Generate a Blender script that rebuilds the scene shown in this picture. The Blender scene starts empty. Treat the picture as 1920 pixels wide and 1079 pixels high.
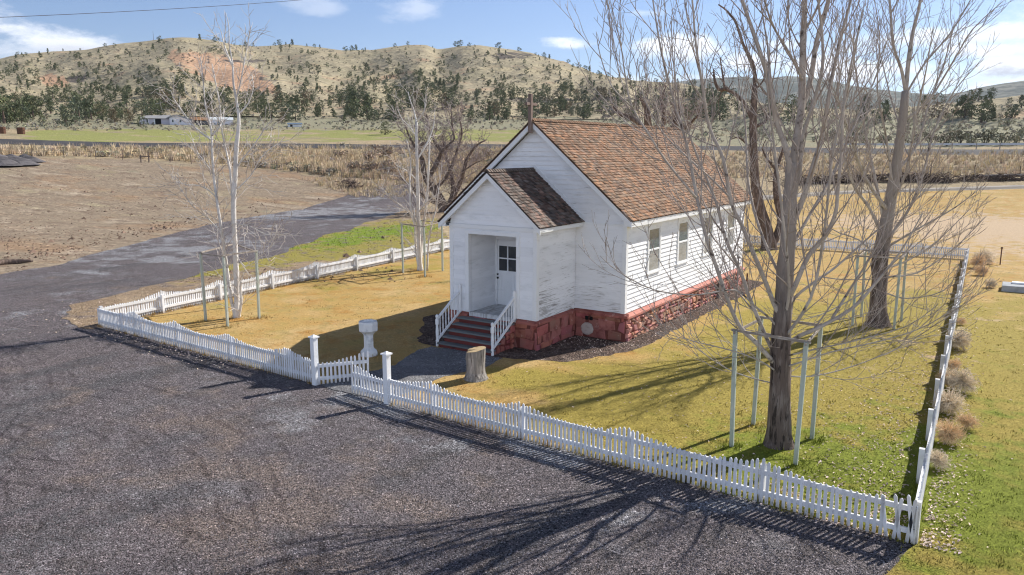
import bpy, math, random
from mathutils import Vector, Matrix, noise
from mathutils.geometry import delaunay_2d_cdt
random.seed(7)
V = Vector
sc = bpy.context.scene
col = sc.collection
# ------------------------------------------------------------------ camera
CAM = V((9.92147, -21.70447, 5.9416)); YAW, PITCH, ROLL, F = -0.57552, -0.17687, 0.00224, 1451.18
FW = V((math.sin(YAW)*math.cos(PITCH), math.cos(YAW)*math.cos(PITCH), math.sin(PITCH)))
_r = V((math.cos(YAW), -math.sin(YAW), 0)); _u = _r.cross(FW)
RT = _r*math.cos(ROLL) + _u*math.sin(ROLL); UP = -_r*math.sin(ROLL) + _u*math.cos(ROLL)
cd = bpy.data.cameras.new('camera'); cam = bpy.data.objects.new('camera', cd); col.objects.link(cam)
cd.sensor_width = 36; cd.lens = F*36/1920; cd.clip_start = .1; cd.clip_end = 20000
m = Matrix((RT, UP, -FW)).transposed().to_4x4(); m.translation = CAM; cam.matrix_world = m
sc.camera = cam
def ray(px, py):
    return (FW + RT*((px-960)/F) - UP*((py-539.5)/F)).normalized()
# ------------------------------------------------------------------ helpers
def lerp(a, b, t): return a+(b-a)*t
def sstep(a, b, x):
    t = min(1, max(0, (x-a)/(b-a))); return t*t*(3-2*t)
def table(tab, x):
    if x <= tab[0][0]: return tab[0][1]
    for (a, va), (b, vb) in zip(tab, tab[1:]):
        if x <= b: return va+(vb-va)*(x-a)/(b-a)
    return tab[-1][1]
def tag(o, label=None, cat=None, group=None, kind=None):
    if label: o['label'] = label
    if cat: o['category'] = cat
    if group: o['group'] = group
    if kind: o['kind'] = kind
    return o
def empty(name, loc, label, cat, group=None, rz=0):
    o = bpy.data.objects.new(name, None); col.objects.link(o); o.empty_display_size = .2
    o.location = loc; o.rotation_euler = (0, 0, rz)
    return tag(o, label, cat, group)
class MB:
    def __init__(s): s.v = []; s.f = []; s.c = []; s.mi = []
    def face(s, idx, c=1.0, mi=0):
        s.f.append(idx); s.c.append(c); s.mi.append(mi)
    def poly(s, pts, c=1.0, mi=0):
        b = len(s.v); s.v.extend(pts); s.face(tuple(range(b, b+len(pts))), c, mi)
    def hexa(s, p, c=1.0, mi=0):           # p: 4 bottom ccw, 4 top
        b = len(s.v); s.v.extend(p)
        for f in ((3,2,1,0),(4,5,6,7),(0,1,5,4),(1,2,6,5),(2,3,7,6),(3,0,4,7)): s.face(tuple(b+i for i in f), c, mi)
    def box(s, x0, x1, y0, y1, z0, z1, c=1.0, mi=0):
        s.hexa([V((x0,y0,z0)),V((x1,y0,z0)),V((x1,y1,z0)),V((x0,y1,z0)),V((x0,y0,z1)),V((x1,y0,z1)),V((x1,y1,z1)),V((x0,y1,z1))], c, mi)
    def bar(s, a, b, w, h, up=V((0,0,1)), c=1.0, mi=0):
        a = V(a); b = V(b); d = (b-a).normalized(); sd = d.cross(up)
        if sd.length < 1e-4: sd = d.cross(V((0,1,0)))
        sd.normalize(); u2 = sd.cross(d)
        o = [-sd*w/2-u2*h/2, sd*w/2-u2*h/2, sd*w/2+u2*h/2, -sd*w/2+u2*h/2]
        s.hexa([a+k for k in o]+[b+k for k in o], c, mi)
    def tube(s, pts, rad, n=6, c=1.0, cap=True, mi=0, jit=0.0):
        b = len(s.v); N = len(pts); ref = V((.31,.17,.93))
        px = None
        for i, p in enumerate(pts):
            d = (pts[min(i+1,N-1)]-pts[max(i-1,0)])
            d = d.normalized() if d.length > 1e-9 else V((0,0,1))
            if px is None:
                px = d.orthogonal().normalized()
            px = (px - d*px.dot(d))
            px = px.normalized() if px.length > 1e-6 else d.orthogonal().normalized()
            py = d.cross(px); r = rad[i]
            for k in range(n):
                a = 2*math.pi*k/n
                rr = r*(1+jit*(noise.noise(V((k*1.7, i*.35, 3.1)))))
                s.v.append(p + (px*math.cos(a)+py*math.sin(a))*rr)
        for i in range(N-1):
            for k in range(n):
                k2 = (k+1) % n
                s.face((b+i*n+k, b+i*n+k2, b+(i+1)*n+k2, b+(i+1)*n+k), c, mi)
        if cap and n > 2:
            s.face(tuple(b+(N-1)*n+k for k in range(n)), c, mi); s.face(tuple(b+k for k in reversed(range(n))), c, mi)
    def lathe(s, c0, prof, n=8, rot=0, c=1.0, mi=0):
        b = len(s.v)
        for r, z in prof:
            for k in range(n):
                a = rot+2*math.pi*k/n; s.v.append(V((c0[0]+r*math.cos(a), c0[1]+r*math.sin(a), c0[2]+z)))
        for i in range(len(prof)-1):
            for k in range(n):
                k2 = (k+1) % n; s.face((b+i*n+k, b+i*n+k2, b+(i+1)*n+k2, b+(i+1)*n+k), c, mi)
        s.face(tuple(b+(len(prof)-1)*n+k for k in range(n)), c, mi); s.face(tuple(b+k for k in reversed(range(n))), c, mi)
    def mesh(s, name, mats, smooth=False):
        me = bpy.data.meshes.new(name); me.from_pydata([tuple(p) for p in s.v], [], s.f)
        if not isinstance(mats, (list, tuple)): mats = [mats]
        for mm in mats: me.materials.append(mm)
        if len(mats) > 1: me.polygons.foreach_set('material_index', s.mi)
        at = me.attributes.new('tint', 'FLOAT_COLOR', 'FACE'); buf = []
        for c in s.c:
            if isinstance(c, (int, float)): buf += (c, c, c, 1)
            else: buf += (c[0], c[1], c[2], 1)
        at.data.foreach_set('color', buf)
        if smooth: me.polygons.foreach_set('use_smooth', [True]*len(me.polygons))
        me.update(); return me
    def build(s, name, mats, parent=None, smooth=False):
        return link(name, s.mesh(name, mats, smooth), parent)
def link(name, me, parent=None):
    o = bpy.data.objects.new(name, me); col.objects.link(o)
    if parent: o.parent = parent
    return o
def bevel(o, w=.01, seg=1):
    md = o.modifiers.new('bevel', 'BEVEL'); md.width = w; md.segments = seg; md.limit_method = 'ANGLE'; return o
# ------------------------------------------------------------------ materials
class NT:
    def __init__(s, nt): s.nt = nt; s.n = nt.nodes; s.l = nt.links
    def new(s, t, **k):
        nd = s.n.new(t)
        for a, b in k.items(): setattr(nd, a, b)
        return nd
    def put(s, sock, v):
        if hasattr(v, 'is_output') or isinstance(v, bpy.types.NodeSocket): s.l.new(v, sock)
        else: sock.default_value = v
    def math(s, op, a, b=0.0, c=None, clamp=False):
        nd = s.new('ShaderNodeMath', operation=op, use_clamp=clamp); s.put(nd.inputs[0], a); s.put(nd.inputs[1], b)
        if c is not None: s.put(nd.inputs[2], c)
        return nd.outputs[0]
    def step(s, x, lo, hi):
        nd = s.new('ShaderNodeMapRange', interpolation_type='SMOOTHSTEP'); s.put(nd.inputs[0], x)
        nd.inputs[1].default_value = lo; nd.inputs[2].default_value = hi; return nd.outputs[0]
    def mix(s, f, a, b, bt='MIX'):
        nd = s.new('ShaderNodeMix', data_type='RGBA', blend_type=bt); s.put(nd.inputs[0], f)
        s.put(nd.inputs[6], a if not isinstance(a, tuple) else (*a, 1)[:4]); s.put(nd.inputs[7], b if not isinstance(b, tuple) else (*b, 1)[:4]); return nd.outputs[2]
    def noise(s, vec, scale, detail=3, rough=.55, dist=0):
        nd = s.new('ShaderNodeTexNoise'); s.l.new(vec, nd.inputs['Vector'])
        nd.inputs['Scale'].default_value = scale; nd.inputs['Detail'].default_value = detail
        nd.inputs['Roughness'].default_value = rough; nd.inputs['Distortion'].default_value = dist; return nd.outputs[0]
    def voro(s, vec, scale, out=1, feature='F1'):
        nd = s.new('ShaderNodeTexVoronoi', feature=feature); s.l.new(vec, nd.inputs['Vector']); nd.inputs['Scale'].default_value = scale
        return nd.outputs[out]
def material(name, base, layers=(), rough=.85, bumps=(), tint=True, spec=.3, sub=None, extra=None, coat=0, metal=0):
    """layers: (colour, noise scale or (sx,sy,sz), lo, hi[, attr channel]) each mixed over the last where its noise is high"""
    mt = bpy.data.materials.new(name); mt.use_nodes = True; nt = NT(mt.node_tree); nt.n.clear()
    out = nt.new('ShaderNodeOutputMaterial'); bs = nt.new('ShaderNodeBsdfPrincipled'); nt.l.new(bs.outputs[0], out.inputs[0])
    bs.inputs['Roughness'].default_value = rough; bs.inputs['Specular IOR Level'].default_value = spec; bs.inputs['Metallic'].default_value = metal
    tc = nt.new('ShaderNodeTexCoord').outputs['Object']
    def vec(sc_):
        if isinstance(sc_, (int, float)): return tc, sc_
        mp = nt.new('ShaderNodeMapping'); mp.inputs['Scale'].default_value = sc_; nt.l.new(tc, mp.inputs[0]); return mp.outputs[0], 1.0
    c = nt.new('ShaderNodeRGB'); c.outputs[0].default_value = (*base, 1); c = c.outputs[0]
    zone = None
    for i, ly in enumerate(layers):
        cc, scl, lo, hi = ly[:4]; ch = ly[4] if len(ly) > 4 else None
        v, s_ = vec(scl)
        if i: 
            mp = nt.new('ShaderNodeMapping'); mp.inputs['Location'].default_value = (i*7.3, i*3.1, i*5.7); nt.l.new(v, mp.inputs[0]); v = mp.outputs[0]
        f = nt.noise(v, s_, 5, .6)
        if ch is not None:
            if zone is None:
                at = nt.new('ShaderNodeAttribute', attribute_name='zone'); sp = nt.new('ShaderNodeSeparateColor'); nt.l.new(at.outputs['Color'], sp.inputs[0]); zone = sp.outputs
            f = nt.math('ADD', nt.math('MULTIPLY', nt.math('SUBTRACT', f, .5), 2.6), zone[ch])
        f = nt.step(f, lo, hi)
        c = nt.mix(f, c, cc)
    if extra: c = extra(nt, c, tc)
    if tint:
        at = nt.new('ShaderNodeAttribute', attribute_name='tint'); c = nt.mix(1.0, c, at.outputs['Color'], 'MULTIPLY')
    nt.l.new(c, bs.inputs['Base Color'])
    nrm = None
    for b in bumps:                       # (scale, strength, distance[, 'v'])
        v, s_ = vec(b[0])
        h = nt.voro(v, s_, 0) if len(b) > 3 else nt.noise(v, s_, 4, .6)
        bp = nt.new('ShaderNodeBump'); bp.inputs['Strength'].default_value = b[1]; bp.inputs['Distance'].default_value = b[2]
        nt.l.new(h, bp.inputs['Height'])
        if nrm is not None: nt.l.new(nrm, bp.inputs['Normal'])
        nrm = bp.outputs[0]
    if nrm is not None: nt.l.new(nrm, bs.inputs['Normal'])
    return mt
def speckle(scale, amt, dark=.45, light=1.9, hi=.93):
    def f(nt, c, tc):
        w = nt.new('ShaderNodeTexVoronoi'); nt.l.new(tc, w.inputs['Vector']); w.inputs['Scale'].default_value = scale
        sp = nt.new('ShaderNodeSeparateColor'); nt.l.new(w.outputs['Color'], sp.inputs[0])
        d = nt.mix(1.0, c, nt.mix(sp.outputs[0], (dark,)*3, (2-dark,)*3), 'MULTIPLY'); c = nt.mix(amt, c, d)
        l = nt.mix(1.0, c, (light,)*3, 'MULTIPLY')
        return nt.mix(nt.step(sp.outputs[1], hi, hi+.04), c, l)
    return f
M = {}
def picketage(nt, c, tc):   # every picket a little different in age, splashed grey brown near the soil
    r = nt.new('ShaderNodeObjectInfo').outputs['Random']; c = nt.mix(1.0, c, nt.mix(r, (.84,.84,.83), (1.05,1.05,1.06)), 'MULTIPLY')
    sp = nt.new('ShaderNodeSeparateXYZ'); nt.l.new(tc, sp.inputs[0])
    f = nt.math('SUBTRACT', 1.0, nt.step(nt.math('ADD', sp.outputs[2], nt.math('MULTIPLY', nt.noise(tc, 20, 2), -.10)), -.02, .13))
    return nt.mix(nt.math('MULTIPLY', f, .6), c, (.36,.32,.28))
M['siding'] = material('painted_siding', (.85,.855,.87), [((.70,.71,.72),(1.3,1.3,5),.50,.75), ((.50,.49,.47),(1.6,1.6,26),.66,.73), ((.30,.28,.26),(1.1,1.1,50),.69,.75)], rough=.7, bumps=[((4,4,60),.25,.01)])
def wear(nt, c, tc):      # paint worn off in streaks, most on the low boards near the porch corner
    sp = nt.new('ShaderNodeSeparateXYZ'); nt.l.new(tc, sp.inputs[0])
    low = nt.math('MULTIPLY', nt.math('SUBTRACT', 1.0, nt.step(sp.outputs[2], 1.0, 3.0)), .10)
    mp = nt.new('ShaderNodeMapping'); mp.inputs['Scale'].default_value = (2.0, 2.0, 42); nt.l.new(tc, mp.inputs[0])
    f = nt.math('ADD', nt.math('ADD', nt.noise(mp.outputs[0], 1, 5, .65), low), nt.math('MULTIPLY', nt.math('SUBTRACT', nt.noise(tc, .9, 3), .5), .5))
    c = nt.mix(nt.math('MULTIPLY', nt.step(f, .62, .72), .75), c, (.50,.49,.475))
    return nt.mix(nt.math('MULTIPLY', nt.step(f, .71, .77), .8), c, (.27,.255,.24))
M['worn'] = material('worn_siding', (.85,.855,.87), [((.70,.71,.72),(1.3,1.3,5),.50,.75)], rough=.75, bumps=[((4,4,60),.3,.01)], extra=wear)
M['trim'] = material('white_trim', (.82,.83,.84), [((.66,.66,.65),(2,2,6),.55,.8)], rough=.6, bumps=[((6,6,20),.15,.005)])
M['fence'] = material('fence_paint', (.78,.79,.81), [((.60,.61,.62),(3,3,1.2),.5,.75), ((.42,.40,.37),(14,14,2.2),.64,.74)], rough=.75, bumps=[((18,18,3),.3,.006)], extra=picketage)
M['shingle'] = material('cedar_shingle', (.262,.158,.096), [((.185,.125,.095),1.1,.5,.75), ((.31,.215,.15),(.7,.7,.7),.55,.8), ((.09,.06,.05),(7,2,7),.58,.75)], rough=.9, bumps=[((30,30,30),.5,.01)])
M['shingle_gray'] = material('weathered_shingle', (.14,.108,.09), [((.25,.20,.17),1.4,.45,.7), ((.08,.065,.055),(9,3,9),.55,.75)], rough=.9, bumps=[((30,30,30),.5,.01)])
M['tar'] = material('roof_edge_felt', (.025,.025,.028), rough=.9)
M['stone'] = material('red_stone', (.50,.255,.195), [((.34,.13,.095),2.6,.48,.68), ((.56,.33,.26),6,.56,.72), ((.16,.06,.045),9,.60,.72)], rough=.9, bumps=[(9,.5,.03),(40,.4,.008)])
M['redpaint'] = material('red_painted_stone', (.38,.135,.11), [((.22,.06,.05),3,.45,.7), ((.33,.14,.11),1.3,.52,.68), ((.50,.27,.24),4.2,.62,.70)], rough=.8, bumps=[(7,.6,.03),(34,.3,.006)])
M['mortar'] = material('dark_red_mortar', (.15,.05,.04), [((.2,.07,.05),5,.5,.7)], rough=1, bumps=[(12,.6,.03)])
M['ledge'] = material('red_ledge_paint', (.48,.185,.14), [((.38,.12,.09),2,.45,.7), ((.50,.25,.2),(12,3,12),.63,.74)], rough=.75, bumps=[(14,.25,.01)])
M['tread'] = material('grey_tread', (.15,.165,.17), [((.18,.18,.175),(2,9,2),.52,.7)], rough=.75, bumps=[((8,40,8),.2,.004)])
M['riser'] = material('dark_red_riser', (.16,.04,.035), [((.07,.03,.03),(3,3,9),.5,.7)], rough=.85)
M['glass'] = material('window_glass', (.035,.04,.045), [((.07,.075,.075),2.5,.5,.7)], rough=.06, tint=True, spec=.6)
M['screen'] = material('pale_blind', (.35,.37,.38), [((.25,.27,.28),(2,2,9),.42,.66)], rough=.1, spec=.8)
M['blind'] = material('sage_blind', (.15,.18,.175), [((.10,.125,.125),(2,2,14),.45,.65)], rough=.08, spec=.9)
M['black'] = material('black_metal', (.02,.02,.02), rough=.45)
M['void'] = material('dark_opening', (.012,.011,.011), rough=1)
M['conc'] = material('pale_concrete', (.76,.76,.76), [((.52,.53,.54),4,.5,.7), ((.40,.40,.39),(9,9,3),.62,.78)], rough=.85, bumps=[(30,.3,.01)])
M['whitestone'] = material('limewashed_stone', (.50,.43,.39), [((.36,.27,.235),5,.48,.66)], rough=.95, bumps=[(14,.6,.02)])
M['slab'] = material('grey_concrete', (.40,.42,.44), [((.30,.32,.34),3,.45,.7)], rough=.9, bumps=[(25,.3,.01)])
M['rust'] = material('rusty_steel', (.11,.055,.035), [((.2,.09,.05),9,.5,.7)], rough=.9)
M['crosswood'] = material('weathered_cross_wood', (.21,.155,.13), [((.30,.23,.20),(12,12,2),.5,.7), ((.11,.08,.07),(20,20,3),.58,.7)], rough=.9, bumps=[((30,30,4),.4,.01)])
def barkup(nt, c, tc):      # old furrowed bark low on the trunk, smoother grey bark higher up
    sp = nt.new('ShaderNodeSeparateXYZ'); nt.l.new(tc, sp.inputs[0])
    return nt.mix(nt.step(nt.math('ADD', sp.outputs[2], nt.math('MULTIPLY', nt.noise(tc, 3, 3), 1.6)), 2.6, 5.4), c, (.35,.31,.275))
M['bark'] = material('dark_bark', (.14,.108,.094), [((.23,.19,.17),(11,11,1.6),.48,.62), ((.05,.04,.036),(14,14,2.2),.53,.63)], rough=.95, bumps=[((16,16,2.4),1.0,.05),(40,.4,.01)], spec=.1, extra=barkup)
M['limb'] = material('grey_limb_bark', (.41,.365,.325), [((.52,.475,.43),2.5,.45,.65), ((.11,.09,.08),(6,6,6),.56,.7)], rough=.9, bumps=[(30,.5,.01)], spec=.2)
M['twig'] = material('twig_bark', (.31,.262,.232), [((.44,.39,.355),1.5,.45,.65)], rough=.85, spec=.2)
M['aspen'] = material('pale_aspen_bark', (.68,.65,.61), [((.52,.49,.46),2,.45,.65), ((.10,.085,.075),(5,5,16),.62,.68)], rough=.8, bumps=[((10,10,20),.3,.006)])
M['aspentwig'] = material('aspen_twig_bark', (.58,.53,.48), [((.40,.34,.30),2,.45,.65)], rough=.85)
M['gnarl'] = material('gnarled_bark', (.12,.09,.076), [((.22,.165,.135),(7,7,3),.46,.62), ((.22,.17,.08),2,.63,.75)], rough=.95, bumps=[((14,14,4),.9,.05)], spec=.1)
M['purpletwig'] = material('brush_twig', (.27,.215,.20), [((.36,.30,.285),.8,.45,.65)], rough=.9)
M['stake'] = material('green_stake_paint', (.41,.46,.40), [((.50,.52,.47),(9,9,2),.5,.7), ((.25,.24,.2),(14,14,3),.62,.74)], rough=.75, bumps=[((22,22,3),.3,.006)])
M['oldwood'] = material('weathered_board', (.29,.25,.215), [((.52,.48,.43),(3,3,14),.5,.68), ((.14,.11,.09),7,.6,.74)], rough=.9)
M['stumpside'] = material('stump_wood', (.25,.235,.22), [((.40,.37,.34),(13,13,1.6),.46,.62), ((.07,.055,.045),(16,16,1.8),.54,.66)], rough=.95, bumps=[((20,20,2),.9,.04)])
M['stumptop'] = material('stump_cut', (.50,.38,.22), [((.36,.25,.13),(5,5,5),.5,.7)], rough=.9, bumps=[(30,.3,.01)])
M['leaf'] = material('dry_leaf', (.62,.53,.46), rough=.8)
M['tumble'] = material('tumbleweed_stem', (.72,.53,.33), rough=.9)
M['tumblepale'] = material('bleached_tumbleweed_stem', (.73,.62,.47), rough=.9)
def treehue(nt, c, tc):    # each juniper its own green: olive, grey green or dull brown green
    r = nt.new('ShaderNodeObjectInfo').outputs['Random']
    return nt.mix(nt.step(r, .55, .8), nt.mix(r, (.105,.125,.068), (.15,.158,.085)), nt.mix(nt.step(r, .86, .9), (.125,.145,.10), (.185,.15,.095)))
M['juniper'] = material('juniper_foliage', (.125,.14,.078), rough=.8, spec=.15, extra=treehue)
M['junibark'] = material('juniper_bark', (.12,.085,.065), rough=.95)
M['sage'] = material('sagebrush_foliage', (.29,.275,.205), rough=.9, spec=.1)
M['straw'] = material('dry_grass_straw', (.62,.51,.36), rough=.85, spec=.15)
M['clod'] = material('earth_clod', (.17,.115,.085), rough=1)
M['pebble'] = material('gravel_stone', (.135,.125,.13), rough=.85)
M['pile'] = material('crushed_rock_pile', (.13,.12,.125), [((.075,.07,.075),(1.2,.4,.6),.45,.6)], rough=1, bumps=[(8,.6,.08)])
M['housewall'] = material('lavender_siding', (.46,.44,.50), rough=.8)
M['housegable'] = material('pale_gable_siding', (.66,.65,.70), rough=.8)
M['houseroof'] = material('grey_shingle_roof', (.29,.29,.30), rough=.9)
M['paleroof'] = material('pale_metal_roof', (.60,.64,.66), rough=.5)
M['rustroof'] = material('rusty_metal_roof', (.24,.12,.06), [((.34,.19,.09),.6,.45,.65)], rough=.8)
M['carpaint'] = material('dark_car_paint', (.02,.018,.025), rough=.3, spec=.6)
M['tyre'] = material('tyre_rubber', (.015,.015,.015), rough=.9)
M['steel'] = material('galvanised_steel', (.45,.46,.48), rough=.45, metal=.6)
M['wire'] = material('dark_cable', (.10,.085,.09), rough=.6)
M['post'] = material('fence_post_wood', (.13,.10,.085), rough=.95)
M['mat'] = material('black_sheet', (.03,.032,.035), rough=.7)
M['bush'] = material('hillside_shrub_foliage', (.215,.205,.14), rough=.9, spec=.1)
# ground materials (zone attribute: x,y,z channels)
def tracks(nt, c, tc):      # curved tyre tracks where cars turn in front of the gate
    c = speckle(58, 1.0, .05, 2.6, .92)(nt, speckle(21, .3, .5, 1.5, .93)(nt, c, tc), tc)
    for (cx, cy, r0, r1, fq) in TRK:
        d = nt.new('ShaderNodeVectorMath', operation='DISTANCE'); nt.l.new(tc, d.inputs[0]); d.inputs[1].default_value = (cx, cy, 0)
        wob = nt.math('MULTIPLY', nt.math('SUBTRACT', nt.noise(tc, .5, 3), .5), .5)
        r = nt.math('ADD', d.outputs['Value'], wob)
        w_ = nt.step(nt.math('SINE', nt.math('MULTIPLY', r, fq)), .62, 1.0)
        g_ = nt.math('MULTIPLY', nt.step(r, r0, r0+.4), nt.math('SUBTRACT', 1.0, nt.step(r, r1-.4, r1)))
        f = nt.math('MULTIPLY', nt.math('MULTIPLY', w_, g_), nt.math('MULTIPLY', nt.step(nt.noise(tc, .8, 4), .38, .62), .60))
        c = nt.mix(f, c, nt.mix(1.0, c, (.42,.41,.42), 'MULTIPLY'))
    return c
_c1 = V((-6.5, -22.5)); TRK = [(-6.5,-22.5,5.8,12.0,12.0), (-16,-24,9.0,14.0,13.0), (-1,-26,9.5,12.5,11.0)]
M['gravel'] = material('dark_cinder_gravel', (.126,.112,.119), [((.138,.118,.121),.22,.42,.70), ((.158,.150,.158),.6,.50,.75), ((.095,.09,.095),(.9,.13,1),.53,.66), ((.105,.092,.092),1.7,.5,.68), ((.225,.225,.24),.5,.40,.75,0), ((.16,.13,.118),.7,.4,.9,1)], rough=.95, bumps=[(48,.8,.02,'v'),(90,.5,.01)], extra=tracks, tint=False, spec=.1)
LAWN = [((.33,.275,.09),.75,.50,.74), ((.49,.345,.16),.35,.45,.66), ((.40,.225,.07),.9,.5,.7), ((.36,.27,.11),2.6,.52,.68), ((.315,.25,.06),.55,.30,.95,0), ((.19,.222,.03),1.3,.42,1.2,1), ((.47,.35,.23),1.2,.5,.9,2)]
M['lawn'] = material('dormant_lawn', (.435,.29,.105), LAWN, rough=.9, bumps=[(14,.5,.03),(60,.4,.01)], extra=speckle(34,.45,.55,1.35,.92), tint=False, spec=.1)
M['blade'] = material('lawn_blade', (.46,.31,.115), LAWN, rough=.8, tint=True, spec=.1)
M['verge'] = material('rough_verge', (.25,.185,.125), [((.33,.25,.17),.6,.45,.66), ((.27,.235,.06),.8,.45,.85,0), ((.17,.24,.025),.8,.6,1.1,1), ((.17,.14,.13),1.6,.52,.7), ((.36,.29,.2),3.5,.56,.7)], rough=.95, bumps=[(12,.8,.05),(50,.5,.012)], extra=speckle(26,.6,.45,1.8,.92), tint=False, spec=.1)
M['mulch'] = material('bark_mulch', (.105,.075,.062), [((.16,.125,.105),2,.45,.65), ((.06,.045,.04),5,.5,.68)], rough=1, bumps=[(18,.9,.05,'v')], extra=speckle(30,.8,.4,2.6,.9), tint=False, spec=.1)
M['path'] = material('fine_path_gravel', (.15,.15,.16), [((.20,.20,.205),1.2,.45,.66)], rough=.95, bumps=[(30,.8,.02,'v')], extra=speckle(42,.8,.4,2.2,.92), tint=False)
def fieldmix(nt, c, tc):     # orange, pale and dark patches of scraped earth, tan grass elsewhere untouched
    at = nt.new('ShaderNodeAttribute', attribute_name='zone'); sp = nt.new('ShaderNodeSeparateColor'); nt.l.new(at.outputs['Color'], sp.inputs[0]); dz = sp.outputs[0]
    mp = nt.new('ShaderNodeMapping'); mp.inputs['Rotation'].default_value = (0, 0, -.55); mp.inputs['Scale'].default_value = (.45, 1.0, 1); nt.l.new(tc, mp.inputs[0]); tv = mp.outputs[0]
    for s_, lo, hi, k_, cc in ((.16,.50,.64,.65,(.31,.20,.12)), (.34,.53,.66,.8,(.40,.33,.25)), (.7,.50,.64,.75,(.19,.14,.105)), (.22,.55,.66,.6,(.36,.31,.20)), (3.2,.58,.68,.7,(.17,.125,.095))):
        f = nt.math('MULTIPLY', nt.math('MULTIPLY', nt.step(nt.noise(tv, s_, 6, .66), lo, hi), k_), dz); c = nt.mix(f, c, cc)
    return speckle(4.5, .35, .5, 1.5, .93)(nt, c, tc)
M['ground'] = material('open_ground', (.37,.29,.185), [((.27,.225,.15),.12,.42,.62), ((.43,.345,.22),.5,.52,.72),
    ((.27,.215,.157),.35,.35,.62,0), ((.26,.265,.095),.10,.35,.8,1), ((.265,.25,.17),.2,.35,.7,2)], rough=1, bumps=[(1.2,.6,.2),(6,.6,.08)], extra=fieldmix, tint=False, spec=.1)
M['hill'] = material('sage_hillside', (.36,.31,.215), [((.31,.275,.185),.02,.45,.68), ((.43,.365,.235),.035,.52,.70), ((.27,.24,.165),.09,.58,.70),
    ((.44,.285,.19),.05,.15,.75,0), ((.11,.095,.085),.09,.35,.8,1), ((.27,.26,.185),.04,.4,.75,2)], rough=1, bumps=[(.05,.8,5),(.3,.7,1.2)],
    extra=speckle(.5,.35,.5,1.2,.93), tint=False, spec=.05)
M['farhill'] = material('far_wooded_hill', (.20,.20,.16), [((.085,.10,.075),.006,.42,.55), ((.09,.10,.08),.03,.45,.62)], rough=1, bumps=[(.01,.8,20)], tint=False, spec=.05)
M['asphalt'] = material('old_asphalt', (.055,.053,.058), [((.075,.072,.075),.3,.45,.65)], rough=.9, tint=False)
M['track'] = material('pale_gravel_track', (.35,.31,.26), [((.24,.22,.205),.5,.45,.65)], rough=1, bumps=[(8,.6,.04)], tint=False)
# ------------------------------------------------------------------ terrain
def az_of(px, py=240):
    d = ray(px, py); return math.atan2(d.x, d.y), d.z/math.hypot(d.x, d.y)
SKY = [(-500,170),(-250,135),(-100,122),(0,114),(40,106),(100,98),(160,94),(240,85),(330,72),(365,74),(400,78),(440,84),(480,87),(540,83),(600,89),(640,95),(700,93),(760,84),(800,84),(826,95),(850,87),(900,86),(960,93),(1000,100),(1060,117),(1130,142),(1200,152),(1280,156),(1340,168),(1400,188),(1500,204),(1600,208),(1700,203),(1780,193),(1860,185),(1920,179),(2100,165),(2500,170)]
SKYT = []
for x in range(-500, 2501, 20):
    a, e = az_of(x, table(SKY, x)); SKYT.append((a, e))
RIDGE = [(az_of(x)[0], r) for x, r in ((-500,800),(0,860),(330,760),(480,800),(620,820),(790,720),(830,760),(900,700),(1060,640),(1130,600),(1280,560),(1400,440),(1700,400),(2200,420))]
TOE = [(az_of(x)[0], r) for x, r in ((-500,330),(1150,330),(1300,270),(1450,195),(2500,185))]
BASE = [(0,0),(80,0),(95,.9),(110,2.1),(125,3.35),(140,4.5),(160,6.0),(175,6.95),(200,8.6),(290,15),(330,18),(420,24),(2000,24)]
def tz(x, y):
    dx, dy = x-CAM.x, y-CAM.y; r = math.hypot(dx, dy)
    if r < 78: return 0.0
    az = math.atan2(dx, dy); toe = table(TOE, az)
    z = table(BASE, min(r, toe))
    if r > 110: z += .35*sstep(110, 170, r)*noise.noise(V((x*.03, y*.03, 0)))*(1+r/300)
    if r > toe:
        R = table(RIDGE, az); e = table(SKYT, az); zr = CAM.z + e*R
        t = (r-toe)/(R-toe)
        if t <= 1:
            s = lerp(t, sstep(0, 1, t), .45); z0 = table(BASE, toe); z = z0 + (zr-z0)*s
            # the mid slope bulges and is cut by gullies, the line of sight to the ridge stays clear
            g = noise.fractal(V((az*9, r*.004, 1.3)), 1.0, 2.1, 3) + .5*noise.noise(V((x*.012, y*.012, 5)))
            z += g*min(8.5, .06*(R-toe))*math.sin(math.pi*t)**.8 - 1.5*math.sin(math.pi*t)
        else:
            z = zr - (r-R)*.22 + 2*noise.noise(V((x*.01, y*.01, 2)))
    return z
def G(px, py, far=1500):
    d = ray(px, py); t = 8.0; p = CAM
    while t < far:
        st = max(.5, t*.02); q = CAM + d*(t+st)
        if q.z < tz(q.x, q.y):
            a, b = t, t+st
            for _ in range(14):
                mid = (a+b)/2; q = CAM+d*mid
                if q.z < tz(q.x, q.y): b = mid
                else: a = mid
            q = CAM+d*b; return V((q.x, q.y, tz(q.x, q.y)))
        t += st
    return None
def G0(px, py): 
    d = ray(px, py); t = -CAM.z/d.z; q = CAM+d*t; return V((q.x, q.y, 0))
def inpoly(x, y, P):
    c = False; j = len(P)-1
    for i in range(len(P)):
        xi, yi = P[i][0], P[i][1]; xj, yj = P[j][0], P[j][1]
        if (yi > y) != (yj > y) and x < (xj-xi)*(y-yi)/(yj-yi)+xi: c = not c
        j = i
    return c
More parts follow.
